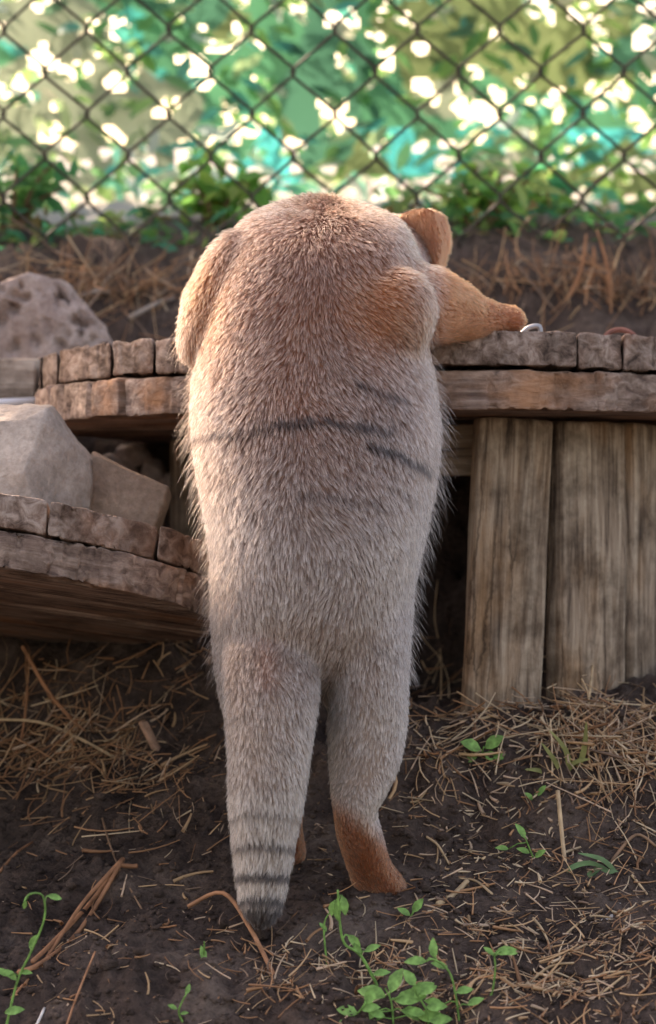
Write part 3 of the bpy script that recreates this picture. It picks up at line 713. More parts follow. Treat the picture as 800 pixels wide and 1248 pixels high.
def coat(p):
    """p world positions on the skin -> tip, mid, root colour arrays, length"""
    x, y = to_px(p); n_ = len(x); Yd = p[:, 1]
    jit = vnoise(p, 60, 90)
    tip = np.tile([.85, .745, .70], (n_, 1)); mid = np.tile([.29, .185, .14], (n_, 1)); root = np.tile([.05, .03, .025], (n_, 1))
    ln = np.full(n_, .0125)
    def blend(arr, c, wgt): return arr * (1 - wgt[:, None]) + np.array(c) * wgt[:, None]
    rust = (1 - .75 * sm(380, 620, y)) * .95 * (.6 + .4 * vnoise(p, 18, 92))
    rust = np.clip(rust, 0, 1)
    mid = blend(mid, (.28, .10, .055), rust); tip = blend(tip, (.74, .52, .42), rust * .9)
    # spine line rufous
    sp = np.exp(-((x - (375 - (y - 300) * .06)) / 35) ** 2) * sm(330, 380, y) * (1 - sm(480, 560, y)) * .6
    mid = blend(mid, (.36, .14, .07), sp)
    low = sm(560, 700, y); mid = blend(mid, (.38, .29, .24), low * .8); tip = blend(tip, (.82, .75, .69), low * .7)
    # arms
    armR = np.exp(-(((x - 470) / 48) ** 2 + ((y - 380) / 48) ** 2) * .9) * (Yd < 2.94)
    armL = np.exp(-(((x - 250) / 26) ** 2 + ((y - 375) / 60) ** 2)) * .9
    arm = np.clip(np.maximum(armR, armL) * 1.3, 0, 1); mid = blend(mid, (.42, .14, .055), arm); tip = blend(tip, (.72, .45, .31), arm)
    fore = sm(520, 550, x) * (y < 430) * (y > 320); mid = blend(mid, (.36, .095, .035), fore); tip = blend(tip, (.48, .165, .075), fore); root = blend(root, (.2, .09, .05), fore)
    ln = ln * (1 - .35 * arm); ln = ln * (1 - fore) + fore * (.010 - .006 * sm(560, 610, x))
    # tail / leg
    istail = (Yd < 2.84 - .05 * sm(760, 900, y)) & (x < 398) & (y > 740); isleg = (y > 760) & ~istail
    buff = sm(820, 900, y); mid = blend(mid, (.48, .36, .27), buff * .7); tip = blend(tip, (.76, .65, .54), buff * .6)
    ts = istail * np.exp(-((x - 326) / 14) ** 2) * sm(770, 790, y) * (1 - sm(830, 860, y)); mid = blend(mid, (.42, .17, .10), ts * .45)
    ln = np.where(istail, .0115, ln); ln = np.where(isleg, .011 - .004 * sm(850, 980, y), ln)
    foot = isleg * np.where(x > 392, sm(962, 1002, y - .75 * (x - 412) + 5 * jit), sm(945, 975, y))
    mid = blend(mid, (.25, .075, .03), foot); tip = blend(tip, (.36, .12, .05), foot); root = blend(root, (.12, .04, .02), foot); ln = ln * (1 - foot) + foot * .0042
    # dark marks
    dk = np.zeros(n_)
    for poly, wd, st in STR:
        d = seg_dist(x, y + 4 * jit, poly); dk = np.maximum(dk, st * (1 - sm(wd * .35, wd * 1.3, d)) * np.clip(1 + .5 * jit, 0, 1))
    dk = dk * (Yd < 2.93)
    u = (x - 320) / 35
    for ry, wd, st in RINGS:
        d = np.abs(y + 2.5 * jit - (ry + 5 * u * u)); dk = np.maximum(dk, istail * st * (1 - sm(wd * .4, wd * 1.4, d)))
    dk = np.maximum(dk, istail * sm(1105, 1113, y))
    tip = blend(tip, (.035, .03, .03), dk * .98); mid = blend(mid, (.03, .025, .025), dk); root = blend(root, (.03, .022, .02), dk)
    sidef = np.clip((np.abs(x - 385) - 105) / 40, 0, 1) * sm(430, 520, y) * (1 - sm(690, 760, y)); ln = ln * (1 + .35 * sidef)
    return tip, mid, root, ln, istail, isleg, fore, arm, foot
nb = len(body_me.vertices); bc = np.empty(nb * 3, np.float32); body_me.vertices.foreach_get('co', bc); bc = bc.reshape(-1, 3) + OFF
t_, m_, r0_, *_ = coat(bc); set_col(body_me, r0_ * .5 + m_ * .5)

# --- fur strands
def sample(me, n, wfun):
    me.calc_loop_triangles(); nt_ = len(me.loop_triangles)
    tri = np.empty(nt_ * 3, np.int32); me.loop_triangles.foreach_get('vertices', tri); tri = tri.reshape(-1, 3)
    co = np.empty(len(me.vertices) * 3, np.float32); me.vertices.foreach_get('co', co); co = co.reshape(-1, 3)
    no = np.empty(len(me.vertices) * 3, np.float32); me.vertices.foreach_get('normal', no); no = no.reshape(-1, 3)
    a, b, c = co[tri[:, 0]], co[tri[:, 1]], co[tri[:, 2]]
    ar = np.linalg.norm(np.cross(b - a, c - a), axis=1) / 2
    wg = ar * wfun((a + b + c) / 3 + OFF, no[tri].mean(1)); wg /= wg.sum()
    ti = rng.choice(nt_, n, p=wg); u = rng.random((n, 2)); fl = u.sum(1) > 1; u[fl] = 1 - u[fl]
    bar = np.stack([1 - u.sum(1), u[:, 0], u[:, 1]], 1)
    pos = (co[tri[ti]] * bar[:, :, None]).sum(1); nrm = (no[tri[ti]] * bar[:, :, None]).sum(1)
    nrm /= np.linalg.norm(nrm, axis=1)[:, None] + 1e-9
    return pos + OFF, nrm
def norm(v): return v / (np.linalg.norm(v, axis=1)[:, None] + 1e-9)
def flow(p, nrm, fore, arm, istail):
    n_ = len(p); f = np.tile([0., -.35, -1.], (n_, 1))
    x, y = to_px(p)
    f[:, 0] += (.22 * np.clip((x - 385) / 140, -1, 1) + .32 * np.tanh((x - (385 - (y - 350) * .13)) / 28)) * (1 - sm(640, 740, y))
    f = f + fore[:, None] * np.array([1.3, .6, .7]) 
    armR = arm * (x > 400); f = f + armR[:, None] * np.array([.5, 0, .1])
    f += np.stack([vnoise(p, 22, 101), vnoise(p, 22, 102) * .4, vnoise(p, 22, 103) * .5], -1) * .42
    f += np.stack([vnoise(p, 70, 104), vnoise(p, 70, 105) * .4, vnoise(p, 70, 106) * .4], -1) * .28
    t = f - (f * nrm).sum(1)[:, None] * nrm
    return norm(t)
def strands(pos, nrm, lift=.30, nclump=60000, cl=.72, ptsn=5, wscale=1.0, lenmul=1.0, lenfix=None, coatover=None):
    tip, mid, root, ln, istail, isleg, fore, arm, foot = coat(pos)
    n_ = len(pos); t = flow(pos, nrm, fore, arm, istail)
    tip, mid, root = coat(pos + t * (ln * .72)[:, None])[:3]
    if lenfix is not None: ln[:] = lenfix
    ln = ln * rng.uniform(.65, 1.15, n_) * lenmul
    lf = lift * rng.uniform(.5, 1.6, n_) * (1 - .5 * foot)
    d0 = norm(t + nrm * (lf * 2.2)[:, None] + rng.normal(0, .10, (n_, 3)))
    d1 = norm(t + nrm * (lf * .55)[:, None] + rng.normal(0, .14, (n_, 3)))
    s = np.linspace(0, 1, ptsn)
    K = pos[:, None, :] + ln[:, None, None] * (d0[:, None, :] * (s - .5 * s * s)[None, :, None] + d1[:, None, :] * (.5 * s * s)[None, :, None])
    # clumping
    ci = rng.choice(n_, nclump, replace=False); kd = kdtree.KDTree(nclump)
    for k, i in enumerate(ci): kd.insert(pos[i], k)
    kd.balance()
    near = np.fromiter((kd.find(p)[1] for p in pos.tolist()), np.int64, n_)
    g_ = ci[near]; off = K[g_] + 0.0
    # target: the clump guide; pull grows to the tip
    wgt = cl * (s ** 1.3)[None, :, None] * rng.uniform(.5, 1.1, n_)[:, None, None]
    K = K * (1 - wgt) + off * wgt
    br = rng.uniform(.8, 1.15, n_)[:, None]; cb = (rng.uniform(.42, 1.3, nclump)[near])[:, None]
    tipm = (rng.random(n_) < .7)[:, None]
    tip = np.where(tipm, tip, mid * .8)
    C = np.empty((n_, ptsn, 4), np.float32); C[..., 3] = 1
    for k, u in enumerate(s):
        if u <= .5: c = root + (mid - root) * (u / .5)
        else: c = mid + (tip - mid) * ((u - .5) / .5) ** .8
        C[:, k, :3] = np.clip(c * br * cb, 0, .95)
    rad = (np.array([.9, 1.0, .85, .6, .15]) if ptsn == 5 else np.linspace(1, .2, ptsn))[None, :] * .00017 * wscale * rng.uniform(.7, 1.25, n_)[:, None]
    return K, C, rad
def fur_object(name, K, C, rad, mat, parent):
    n_, m_ = K.shape[:2]
    hc = bpy.data.hair_curves.new(name); hc.add_curves([m_] * n_)
    hc.attributes['position'].data.foreach_set('vector', (K - OFF).astype(np.float32).reshape(-1))
    ra = hc.attributes.get('radius') or hc.attributes.new('radius', 'FLOAT', 'POINT'); ra.data.foreach_set('value', rad.astype(np.float32).reshape(-1))
    ca = hc.attributes.new('col', 'FLOAT_COLOR', 'POINT'); ca.data.foreach_set('color', C.reshape(-1))
    hc.materials.append(mat); o = bpy.data.objects.new(name, hc); col.objects.link(o); o.parent = parent; return o
m, n, b = new_mat('cat_fur'); n.nodes.remove(b)
a = nd(n, 'ShaderNodeAttribute', attribute_name='col'); h = nd(n, 'ShaderNodeBsdfHairPrincipled'); h.parametrization = 'COLOR'
n.links.new(a.outputs['Color'], h.inputs['Color']); h.inputs['Roughness'].default_value = .45; h.inputs['Radial Roughness'].default_value = .6
h.inputs['Random Roughness'].default_value = .2
n.links.new(h.outputs[0], n.nodes['Material Output'].inputs[0]); M_fur = m
def wf(c, nn):
    x, y = to_px(c)
    wv = np.where(nn[:, 1] < .35, 1.0, .35)
    return wv * np.where((y > 960), 1.8, 1.0)
NF = 300000
pos, nrm = sample(body_me, NF, wf)
K, C, rad = strands(pos, nrm)
fur = fur_object('fur', K, C, rad, M_fur, body)
# sparse long guard hairs
def wg_(c, nn):
    x, y = to_px(c); return (np.abs(nn[:, 0]) * 1.5 + .15) * (y > 400) * (y < 820)
pos, nrm = sample(body_me, 2600, wg_)
K, C, rad = strands(pos, nrm, lift=.6, nclump=1200, cl=.2, lenmul=2.1, wscale=.6)
fur_object('guard_hairs', K, C, rad, M_fur, body)
for eo in ear_objs:
    pos, nrm = sample(eo.data, 7000, lambda c, nn: np.ones(len(c)))
    K, C, rad = strands(pos, nrm, lift=.25, nclump=900, cl=.3, lenfix=.006)
    C[..., :3] = np.array([.42, .14, .065]) * rng.uniform(.75, 1.2, (len(pos), 1, 1)); fur_object('fur', K, C, rad, M_fur, eo)

# ------------------------------------------------------------------ straw, twigs, weeds
def straw_mesh(pos, yaw, pitch, lens, rads, bend, cols, seg=4, sides=4):
    V = []; Q = []; C = []; n_ = len(pos); b0 = 0
    for k in range(n_):
        d = np.array([math.cos(yaw[k]) * math.cos(pitch[k]), math.sin(yaw[k]) * math.cos(pitch[k]), math.sin(pitch[k])])
        sd_ = np.array([-math.sin(yaw[k]), math.cos(yaw[k]), 0]); up = np.cross(d, sd_)
        for i in range(seg + 1):
            t = i / seg - .5
            c = pos[k] + d * lens[k] * t + sd_ * bend[k, 0] * lens[k] * (t * t * 4 - 1) * .5 + np.array([0, 0, 1]) * (-bend[k, 1]) * lens[k] * (t * t * 4) * .4
            r = rads[k] * (1 - .5 * (t + .5))
            for j in range(sides):
                a = 2 * math.pi * j / sides; V.append(c + (sd_ * math.cos(a) + up * math.sin(a)) * r)
        for i in range(seg):
            for j in range(sides):
                j2 = (j + 1) % sides; Q.append((b0 + i * sides + j, b0 + i * sides + j2, b0 + (i + 1) * sides + j2, b0 + (i + 1) * sides + j))
        C.append(np.repeat(cols[k][None], (seg + 1) * sides, 0)); b0 += (seg + 1) * sides
    me = mesh_np(np.array(V), np.array(Q)); set_col(me, np.concatenate(C)); return me
YS = np.arange(2.45, 3.9, .006)
def gpix_many(px, py):
    """pixels -> points on the ground surface, by marching each pixel's ray"""
    px = np.asarray(px, float); py = np.asarray(py, float)
    xn = (px - 400) / FPX; yn = (624 - py) / FPX; c, s = math.cos(PITCH), math.sin(PITCH)
    dy = c + yn * s; ax = xn / dy; az = (-s + yn * c) / dy
    Xr = ax[:, None] * YS; Zr = CZ + az[:, None] * YS
    below = Zr <= ground_base(Xr, np.broadcast_to(YS, Xr.shape)); below[:, -1] = True
    Y = YS[below.argmax(1)]; x = ax * Y
    return np.stack([x, Y, ground_z(x, Y)], -1)
def gpix(px, py): return Vector(gpix_many([px], [py])[0])
scol = np.array([(.54, .34, .19), (.44, .23, .12), (.66, .50, .33), (.34, .17, .09), (.60, .42, .29), (.26, .17, .12)])
def litter(name, clusters, seed, label, cat_='straw', colw=None):
    r2 = np.random.default_rng(seed); A = dict(pos=[], yaw=[], pitch=[], lens=[], rads=[], bend=[], cols=[])
    for (px, py, sx_, sy_, n_, L0, L1, yaw0, yspread, lay) in clusters:
        c = gpix_many(r2.normal(px, sx_, n_), np.minimum(r2.normal(py, sy_, n_), 1300)); ya = yaw0 + r2.normal(0, yspread, n_)
        dx, dy_ = np.cos(ya) * .02, np.sin(ya) * .02      # follow the slope
        slope = (ground_z(c[:, 0] + dx, c[:, 1] + dy_) - ground_z(c[:, 0] - dx, c[:, 1] - dy_)) / .04
        c[:, 2] += .002 + np.abs(r2.normal(0, lay, n_))
        for key, val in (('pos', c), ('yaw', ya), ('pitch', np.arctan(slope) + r2.normal(0, .2 + lay * 18, n_)), ('lens', L0 + (L1 * 1.25 - L0) * r2.random(n_) ** 1.6), ('rads', r2.uniform(.0003, .0011, n_) * np.where(r2.random(n_) < .08, 2.0, 1)),
                         ('bend', np.stack([r2.normal(0, .13, n_) * np.where(r2.random(n_) < .2, 2.5, 1), r2.normal(0, .07, n_)], -1)), ('cols', scol[r2.choice(6, n_, p=colw)] * r2.uniform(.7, 1.2, (n_, 1)))): A[key].append(val)
    A = {k: np.concatenate(v) for k, v in A.items()}
    o = link(name, straw_mesh(**A), M_straw); o['kind'] = 'stuff'; o['label'] = label; o['category'] = cat_; return o
litter('straw_litter', [
    (745, 905, 55, 35, 330, .02, .075, 1.9, .8, .006), (690, 870, 60, 18, 120, .015, .05, .3, .9, .004), (560, 880, 50, 40, 130, .015, .055, 1.0, 1.0, .003),
    (770, 960, 40, 40, 160, .02, .06, 1.8, .7, .004), (650, 1090, 90, 50, 330, .006, .024, .6, 1.2, .002), (740, 1180, 60, 50, 320, .008, .03, 1.2, 1.0, .003),
    (560, 1180, 90, 45, 170, .006, .03, .4, 1.2, .002), (530, 960, 40, 40, 60, .012, .04, 1.2, 1.0, .002), (640, 1230, 80, 25, 180, .006, .028, 1, 1.2, .003), (620, 1000, 90, 60, 170, .005, .03, .8, 1.2, .001),
    (440, 1180, 50, 30, 90, .008, .03, 1.0, 1.2, .003)],
    5, 'tan dry straw scattered on the soil right of the cat', colw=[.24, .2, .22, .12, .12, .1])
litter('straw_litter', [
    (60, 910, 75, 45, 420, .02, .07, .7, 1.0, .006), (150, 940, 60, 40, 140, .015, .05, .2, 1.0, .004), (215, 800, 25, 18, 60, .01, .03, .6, 1.2, .003), (230, 900, 30, 60, 60, .01, .04, .8, 1.2, .001),
    (120, 1000, 110, 70, 100, .01, .05, 1.1, 1.2, .001), (150, 1150, 110, 70, 90, .008, .03, .8, 1.3, .001), (330, 1190, 40, 30, 80, .012, .035, 1.3, .7, .006)],
    6, 'rusty brown dry roots and straw on dark soil under the plank disc', colw=[.2, .3, .06, .28, .06, .1])
# withered grass on the bank behind the spool
litter('dry_bank_grass', [
    (130, 322, 90, 16, 190, .03, .09, 1.2, .8, .02), (720, 350, 70, 25, 210, .03, .09, 1.4, .8, .02), (200, 380, 60, 25, 60, .03, .08, .9, .9, .012), (560, 360, 40, 25, 80, .03, .07, 1.4, .8, .015)],
    7, 'withered brown grass on the bank below the wire fence', 'dry grass', colw=[.14, .22, .05, .32, .05, .22])
# chaff: tiny flakes of straw and leaf
r2 = np.random.default_rng(12); N = 5200
fx = r2.uniform(-60, 860, N); fy = r2.uniform(835, 1290, N); kp = (fx > 380) | (r2.random(N) < .35); fx, fy = fx[kp], fy[kp]; N = len(fx)
fc = gpix_many(fx, fy); fc[:, 2] += .0012
ya = r2.uniform(0, 6.28, N); d1 = np.stack([np.cos(ya), np.sin(ya), r2.normal(.1, .3, N)], -1); d2 = np.stack([-np.sin(ya), np.cos(ya), r2.normal(.1, .3, N)], -1)
l1 = (r2.random(N) ** 2.2 * .006 + .0012)[:, None]; l2 = r2.uniform(.0003, .0011, N)[:, None]
VV = np.stack([fc - d1 * l1 - d2 * l2 * .5, fc + d1 * l1 * .2 - d2 * l2, fc + d1 * l1, fc - d1 * l1 * .1 + d2 * l2], 1)
me = mesh_np(VV.reshape(-1, 3), np.arange(N * 4).reshape(-1, 4), False); set_col(me, np.repeat(scol[r2.choice(6, N)] * r2.uniform(.5, 1.1, (N, 1)), 4, 0))
o = link('straw_chaff', me, M_straw); o['kind'] = 'stuff'; o['label'] = 'fine tan chaff strewn over the soil'; o['category'] = 'chaff'
# soil crumbs
N = 8000; cx = rng.uniform(-.36, .42, N); cy = rng.uniform(2.55, 3.15, N); cz_ = ground_z(cx, cy); V = []; F = []
ico = bmesh.new(); bmesh.ops.create_icosphere(ico, subdivisions=1, radius=1); iv = np.array([v.co for v in ico.verts]); itr = np.array([[v.index for v in f.verts] for f in ico.faces]); ico.free()
rs = (.0008 + .0036 * rng.random(N) ** 2) * (1 + (rng.random(N) < .06) * 1.0)
VV = (iv[None] * rng.uniform(.6, 1.2, (N, 12, 1))) * rs[:, None, None] * np.array([1, 1, .7]) + np.stack([cx, cy, cz_ + rs * .25], -1)[:, None, :]
TT = (itr[None] + (np.arange(N) * 12)[:, None, None]).reshape(-1, 3)
o = link('soil_crumbs', mesh_np(VV.reshape(-1, 3), np.zeros((0, 4), int), True, 'm', TT), M_soil); o['kind'] = 'stuff'; o['label'] = 'dark crumbs of soil over the bank'; o['category'] = 'soil'

def twig(name, pix, r0, r1, mat, label, cat_='twig', group=None, lift=None, branches=()):
    pts = []
    for i, (px, py) in enumerate(pix):
        p = gpix(px, py); p.z += r0 * .8 + (lift[i] if lift else 0); pts.append(p)
    root = empty(name, pts[0]) if branches else None
    pp_ = smooth_path(pts, 5); rr = list(np.linspace(r0, r1, len(pp_)))
    off = pts[0] if root else Vector((0, 0, 0))
    V, F = tube([p - off for p in pp_], rr, 6)
    o = link('stem' if root else name, mesh_from(V, F), mat, root)
    for bp in branches:
        q_ = []
        for i, (px, py) in enumerate(bp):
            p = gpix(px, py); p.z += r0 * .8 + .004 * i; q_.append(p - off)
        q_[0] = min(((p - off) for p in pp_), key=lambda a: (a - q_[0]).length)
        V, F = tube(smooth_path(q_, 5), r1, 5); link('side_branch', mesh_from(V, F), mat, root)
    tag(root or o, label, cat_, group); return root or o
twig('split_stalk', [(14, 1200), (58, 1148), (100, 1108), (150, 1068)], .0012, .0022, M_twigr, 'split brown straw stalk leaning across the dark soil by the tall green seedling', lift=[0, .004, .008, .012], branches=[((150, 1070), (98, 1118), (50, 1165), (22, 1182)), ((146, 1074), (112, 1094), (64, 1138), (40, 1168)), ((140, 1075), (160, 1066), (168, 1068))])
twig('twig', [(0, 887), (60, 905), (140, 933)], .0016, .0018, M_twigp, 'long thin ochre stem lying among the rusty roots', lift=[.015, .012, .008])
twig('twig', [(229, 1114), (272, 1115), (305, 1145), (334, 1186)], .0018, .0022, M_twigr, 'arched orange straw below the tail tip', lift=[.008, .014, .01, 0])
twig('twig', [(28, 822), (60, 870), (95, 905)], .0022, .002, M_twigr, 'stiff brown stick slanting up under the plank disc', lift=[.03, .02, .006])
twig('twig', [(34, 862), (26, 910), (4, 946)], .0014, .001, M_twigr, 'short curved brown stem at the edge of the rusty roots', lift=[.02, .012, 0])
twig('twig', [(0, 1058), (20, 1047), (43, 1028)], .0016, .0009, M_twigr, 'short red-brown straw lying flat on bare dark soil', lift=[0, .002, .002])
twig('twig', [(120, 990), (140, 1050), (180, 1112)], .0013, .0009, M_twig, 'dark root thread crossing the shaded soil left of the tail')
twig('twig', [(80, 1246), (96, 1210), (116, 1178)], .0012, .0008, M_twigr, 'upright thin brown straw near the lower edge seedlings', lift=[0, .006, .01])
twig('twig', [(680, 1012), (686, 1040), (689, 1066)], .0022, .002, M_twigp, 'thick upright golden stub standing in the straw', lift=[.03, .016, 0])
twig('twig', [(534, 1108), (552, 1096), (570, 1086)], .0030, .0024, M_twigp, 'short thick tan stalk piece right of the reddish hind foot')
twig('twig', [(735, 1120), (745, 1108), (756, 1096)], .0022, .0014, plain('bleached_straw', (.6, .54, .48), .7), 'bleached whitish stalk piece below the broad grass blades')
twig('twig', [(560, 889), (590, 884), (619, 872)], .0015, .0013, M_twigp, 'pale straight stem lying toward the first slat')
twig('twig', [(712, 897), (722, 845), (729, 805), (726, 796)], .0013, .0007, M_twigp, 'tall thin tan stem rising before the second slat', lift=[0, .03, .05, .055])
twig('branched_twig', [(537, 870), (538, 835), (530, 805), (534, 768)], .0013, .0007, M_twigp, 'forked pale dry twig standing in the dark gap', lift=[0, .015, .03, .045], branches=[((533, 815), (522, 800), (512, 790)), ((537, 838), (525, 830), (514, 822))])
twig('twig', [(745, 1052), (775, 1040), (800, 1043)], .0016, .0012, M_twig, 'brown curved stem by the broad grass blades', lift=[0, .006, .004])
twig('twig', [(40, 1248), (48, 1232), (54, 1214)], .0014, .0012, plain('white_straw', (.62, .58, .54), .7), 'short white straw beside the tall green seedling')
for (p0, p1) in [((690, 1130), (745, 1124)), ((588, 1062), (612, 1050)), ((705, 1202), (770, 1206)), ((600, 1100), (560, 1080)), ((640, 1195), (700, 1185)), ((500, 985), (520, 988)), ((575, 1125), (590, 1145)), ((770, 1075), (798, 1092)), ((650, 1120), (672, 1150)), ((520, 1040), (548, 1060)), ((725, 1230), (760, 1215)), ((610, 1150), (625, 1175))]:
    twig('straw', [p0, ((p0[0] + p1[0]) / 2, (p0[1] + p1[1]) / 2 - 3), p1], .0013, .0009, M_twigp, 'loose tan straw lying on the soil right of the cat', 'straw', 'loose straws on the soil', lift=[.001, .003, .001])
# background twigs on the bank
for (a_, b_, lab) in [((98, 362), (135, 320), 'pale twig on the bank above the pitted boulder'), ((158, 398), (213, 352), 'grey twig on the bank above the spool flange beside the cat')]:
    A_, B_ = gpix(*a_) + Vector((0, -.004, .004)), gpix(*b_) + Vector((0, -.004, .004))
    V, F = tube(smooth_path([A_, A_.lerp(B_, .5) + Vector((.004, 0, .004)), B_], 4), .0032, 6); tag(link('twig', mesh_from(V, F), plain('grey_twig', (.3, .24, .2), .8)), lab, 'twig')
for k, (px, y0, y1, lean) in enumerate([(690, 372, 285, 25), (712, 365, 300, 12), (742, 372, 280, -14)]):
    A_ = gpix(px, y0) - Vector((0, 0, .006)); B_ = P(px + lean, y1, A_.y - .01)
    V, F = tube(smooth_path([A_, A_.lerp(B_, .5) + Vector((.006, 0, 0)), B_], 4), [.0034, .0032, .003, .0028, .0025, .0022, .002, .0016, .0012], 6); tag(link('dry_stalk', mesh_from(V, F), M_twigr), 'dry tan stalk standing on the bank behind the wire loops', 'stalk', 'dry stalks on the bank')
# wood chip
me = plank_poly([(-.017, -.0055), (.012, -.006), (.017, -.002), (.015, .005), (-.014, .006)], .004, 400, .0005, .001, .01)
c = gpix(185, 902); o = link('wood_chip', me, M_chip); o.location = c + Vector((0, -.004, .012)); o.rotation_euler = (R(20), R(62), R(-8)); tag(o, 'reddish flat wood chip on dark soil left of the tail', 'wood chip')

# green weeds
def weed(pix, leaves, label, r0=.0011, lift=None, leaf=(.0085, .0042), mat=M_weed):
    base = gpix(*pix[0]); root = empty('weed', base); Yb = base.y
    pts = [P(px, py, Yb - .004 * i) - base for i, (px, py) in enumerate(pix)]; pts[0] = Vector((0, 0, -.003))
    pp_ = smooth_path(pts, 5); V, F = tube(pp_, list(np.linspace(r0, r0 * .6, len(pp_))), 6); link('stem', mesh_from(V, F), mat, root)
    r2 = random.Random(len(label) + int(pix[0][0]))
    for (px, py, ang_, s_) in leaves:
        c = P(px, py, Yb - .004) - base
        lv = leaf_verts(leaf[0] * s_, leaf[1] * s_, r2.uniform(.1, .5)); me = mesh_from(lv, LQ)
        o = link('leaf', me, mat, root)
        d = Vector((math.cos(R(ang_)), r2.uniform(-.5, .1), math.sin(R(ang_)))).normalized(); nn_ = Vector((r2.uniform(-.3, .3), -.75, .6)); s = nn_.cross(d).normalized(); u = d.cross(s)
        o.matrix_local = Matrix.Translation(c) @ Matrix((d, s, u)).transposed().to_4x4()
        near = min(pp_, key=lambda a: (a - c).length)
        if (near - c).length > .003:
            V, F = tube([near, near.lerp(c, .5) + Vector((0, 0, .002)), c], r0 * .5, 5); link('petiole', mesh_from(V, F), mat, root)
    tag(root, label, 'weed'); return root
weed([(2, 1248), (20, 1200), (38, 1160), (54, 1120), (52, 1092), (36, 1090), (29, 1100)], [(58, 1092, -10, 1.4), (32, 1098, -110, .9), (36, 1155, 60, 1.5), (20, 1195, 130, 1.5), (6, 1235, 20, 1.9), (10, 1190, 140, 1.4), (24, 1185, 10, 1.2)], 'tall hook-topped green seedling on the bare dark soil')
weed([(224, 1248), (218, 1232), (228, 1210)], [(216, 1230, 150, 1), (227, 1212, 70, 1), (220, 1236, 20, .8)], 'tiny two-leaved seedling on dark soil below the arched straw')
weed([(248, 1185), (249, 1160), (249, 1148)], [(249, 1172, 95, 1.5)], 'single green blade beside the arched orange straw')
weed([(462, 1200), (440, 1165), (420, 1150), (414, 1120), (412, 1085)], [(412, 1095, -100, 2), (417, 1092, -75, 1.9), (408, 1098, -115, 1.6), (424, 1140, -40, 1.8), (432, 1150, -60, 1.5), (445, 1160, 30, 1.6), (455, 1188, 20, 1.6)], 'drooping bright green seedling in front of the reddish hind foot', r0=.0014)
weed([(400, 1160), (395, 1130), (404, 1110)], [(398, 1135, 120, 1)], 'small wilting sprout between tail tip and drooping seedling', r0=.001)
weed([(560, 1250), (556, 1215), (548, 1185), (530, 1170), (520, 1172)], [(520, 1172, 170, 2), (530, 1168, 100, 1.8), (545, 1180, 150, 1.6), (556, 1210, 20, 1.7), (570, 1225, 30, 1.6), (540, 1225, 160, 1.8)], 'curving green stem with paired leaves in the bottom straw')
weed([(590, 1240), (600, 1210), (604, 1180), (602, 1162)], [(604, 1162, 20, 2), (602, 1165, 130, 1.2), (612, 1160, 0, 1.5)], 'upright sprout with a crooked leafy tip in straw')
weed([(480, 1255), (478, 1225), (470, 1205)], [(470, 1215, 160, 2.4), (476, 1210, 70, 2.2), (482, 1220, 20, 2.6), (490, 1232, -10, 2.2), (462, 1232, 190, 2.4), (455, 1245, 170, 2), (500, 1215, 40, 2.2), (510, 1240, 10, 2.2), (440, 1240, 150, 2)], 'low clump of broad bright green leaves among bottom straw', leaf=(.0095, .0055))
weed([(590, 930), (588, 918), (590, 910)], [(586, 914, 150, 1.9), (592, 912, 40, 1.8), (590, 918, -20, 1.8), (582, 922, 190, 1.4), (600, 922, 10, 1.4)], 'small leafy green rosette on soil before the first slat', leaf=(.011, .007))
weed([(700, 838), (702, 800), (706, 783)], [(704, 815, 80, 1.2), (706, 785, 100, 1.6), (700, 822, 60, 1)], 'thin green shoot growing against the second slat')
weed([(658, 985), (655, 965)], [(656, 970, 60, 1.4), (650, 975, 130, 1.2)], 'small blue-green sprig amid the straw before the slats')
weed([(652, 1060), (648, 1040), (642, 1025)], [(640, 1022, 110, 1.7), (646, 1040, 150, 1.4), (652, 1045, 40, 1.5), (620, 1035, 160, 1.3)], 'loose green sprig beside the golden stub')
weed([(500, 1120), (505, 1110)], [(503, 1112, 55, 1.8), (500, 1116, 140, 1.4)], 'pair of small blades right of the reddish foot')
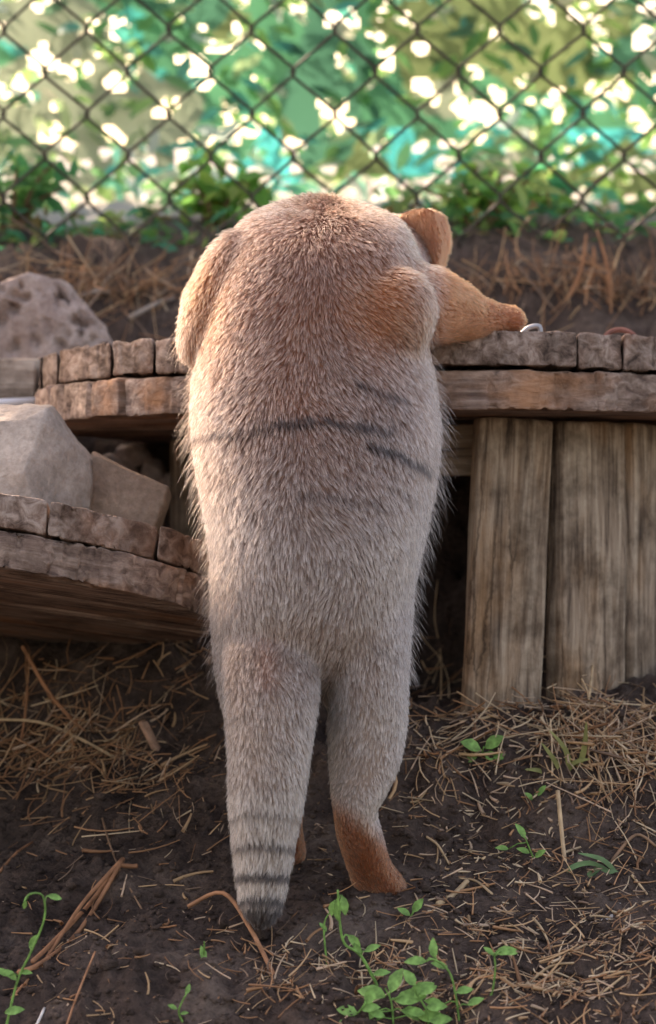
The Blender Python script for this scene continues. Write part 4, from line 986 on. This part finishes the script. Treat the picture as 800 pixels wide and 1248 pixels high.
weed([(430, 1256), (436, 1235), (446, 1222)], [(436, 1236, 160, 2), (446, 1224, 60, 2), (440, 1230, 20, 1.8), (430, 1246, 190, 1.8), (450, 1234, -10, 1.6)], 'leafy low sprout left of the broad-leaved clump', leaf=(.0085, .005))
weed([(524, 1256), (520, 1232), (508, 1212), (505, 1200)], [(506, 1202, 120, 1.8), (512, 1212, 30, 1.8), (520, 1228, 10, 2), (518, 1236, 170, 1.8), (526, 1246, 20, 2)], 'leafy sprout between the broad-leaved clump and the curving stem', leaf=(.0085, .005))
def blades(pixs, label, mat):
    base = gpix(*pixs[0][0]); root = empty('grass_tuft', base); tag(root, label, 'grass tuft')
    for pth in pixs:
        pts = smooth_path([P(px, py, base.y - .006 * i) - base for i, (px, py) in enumerate(pth)], 5); pts[0].z -= .003
        V = []; F = []
        for i, p in enumerate(pts):
            wv = .0026 * math.sin(math.pi * (.12 + .86 * i / (len(pts) - 1))) + .0002
            t = (pts[min(i + 1, len(pts) - 1)] - pts[max(i - 1, 0)]).normalized(); s = t.cross(Vector((0, -.7, .7))).normalized(); nn_ = s.cross(t)
            V += [p - s * wv, p + nn_ * .0006, p + s * wv]
        for i in range(len(pts) - 1):
            F += [(3 * i, 3 * i + 1, 3 * i + 4, 3 * i + 3), (3 * i + 1, 3 * i + 2, 3 * i + 5, 3 * i + 4)]
        link('blade', mesh_from(V, F), mat, root)
M_blade = plain('grass_green', (.13, .24, .10), .5, trans=.3)
blades([[(755, 1068), (730, 1060), (712, 1075), (700, 1100)], [(760, 1068), (745, 1062), (725, 1072), (716, 1102)], [(750, 1066), (720, 1052), (690, 1062), (664, 1092)], [(755, 1068), (735, 1048), (705, 1040)]], 'arching broad green grass blades over the straw', M_blade)
blades([[(690, 950), (675, 925), (660, 905)], [(695, 948), (690, 915), (670, 890)], [(700, 950), (712, 915), (715, 880)], [(685, 955), (660, 940), (640, 938)], [(690, 945), (700, 930), (720, 925)]], 'thin olive grass tuft in the straw below the second slat', plain('olive_grass', (.26, .27, .10), .6, trans=.3))
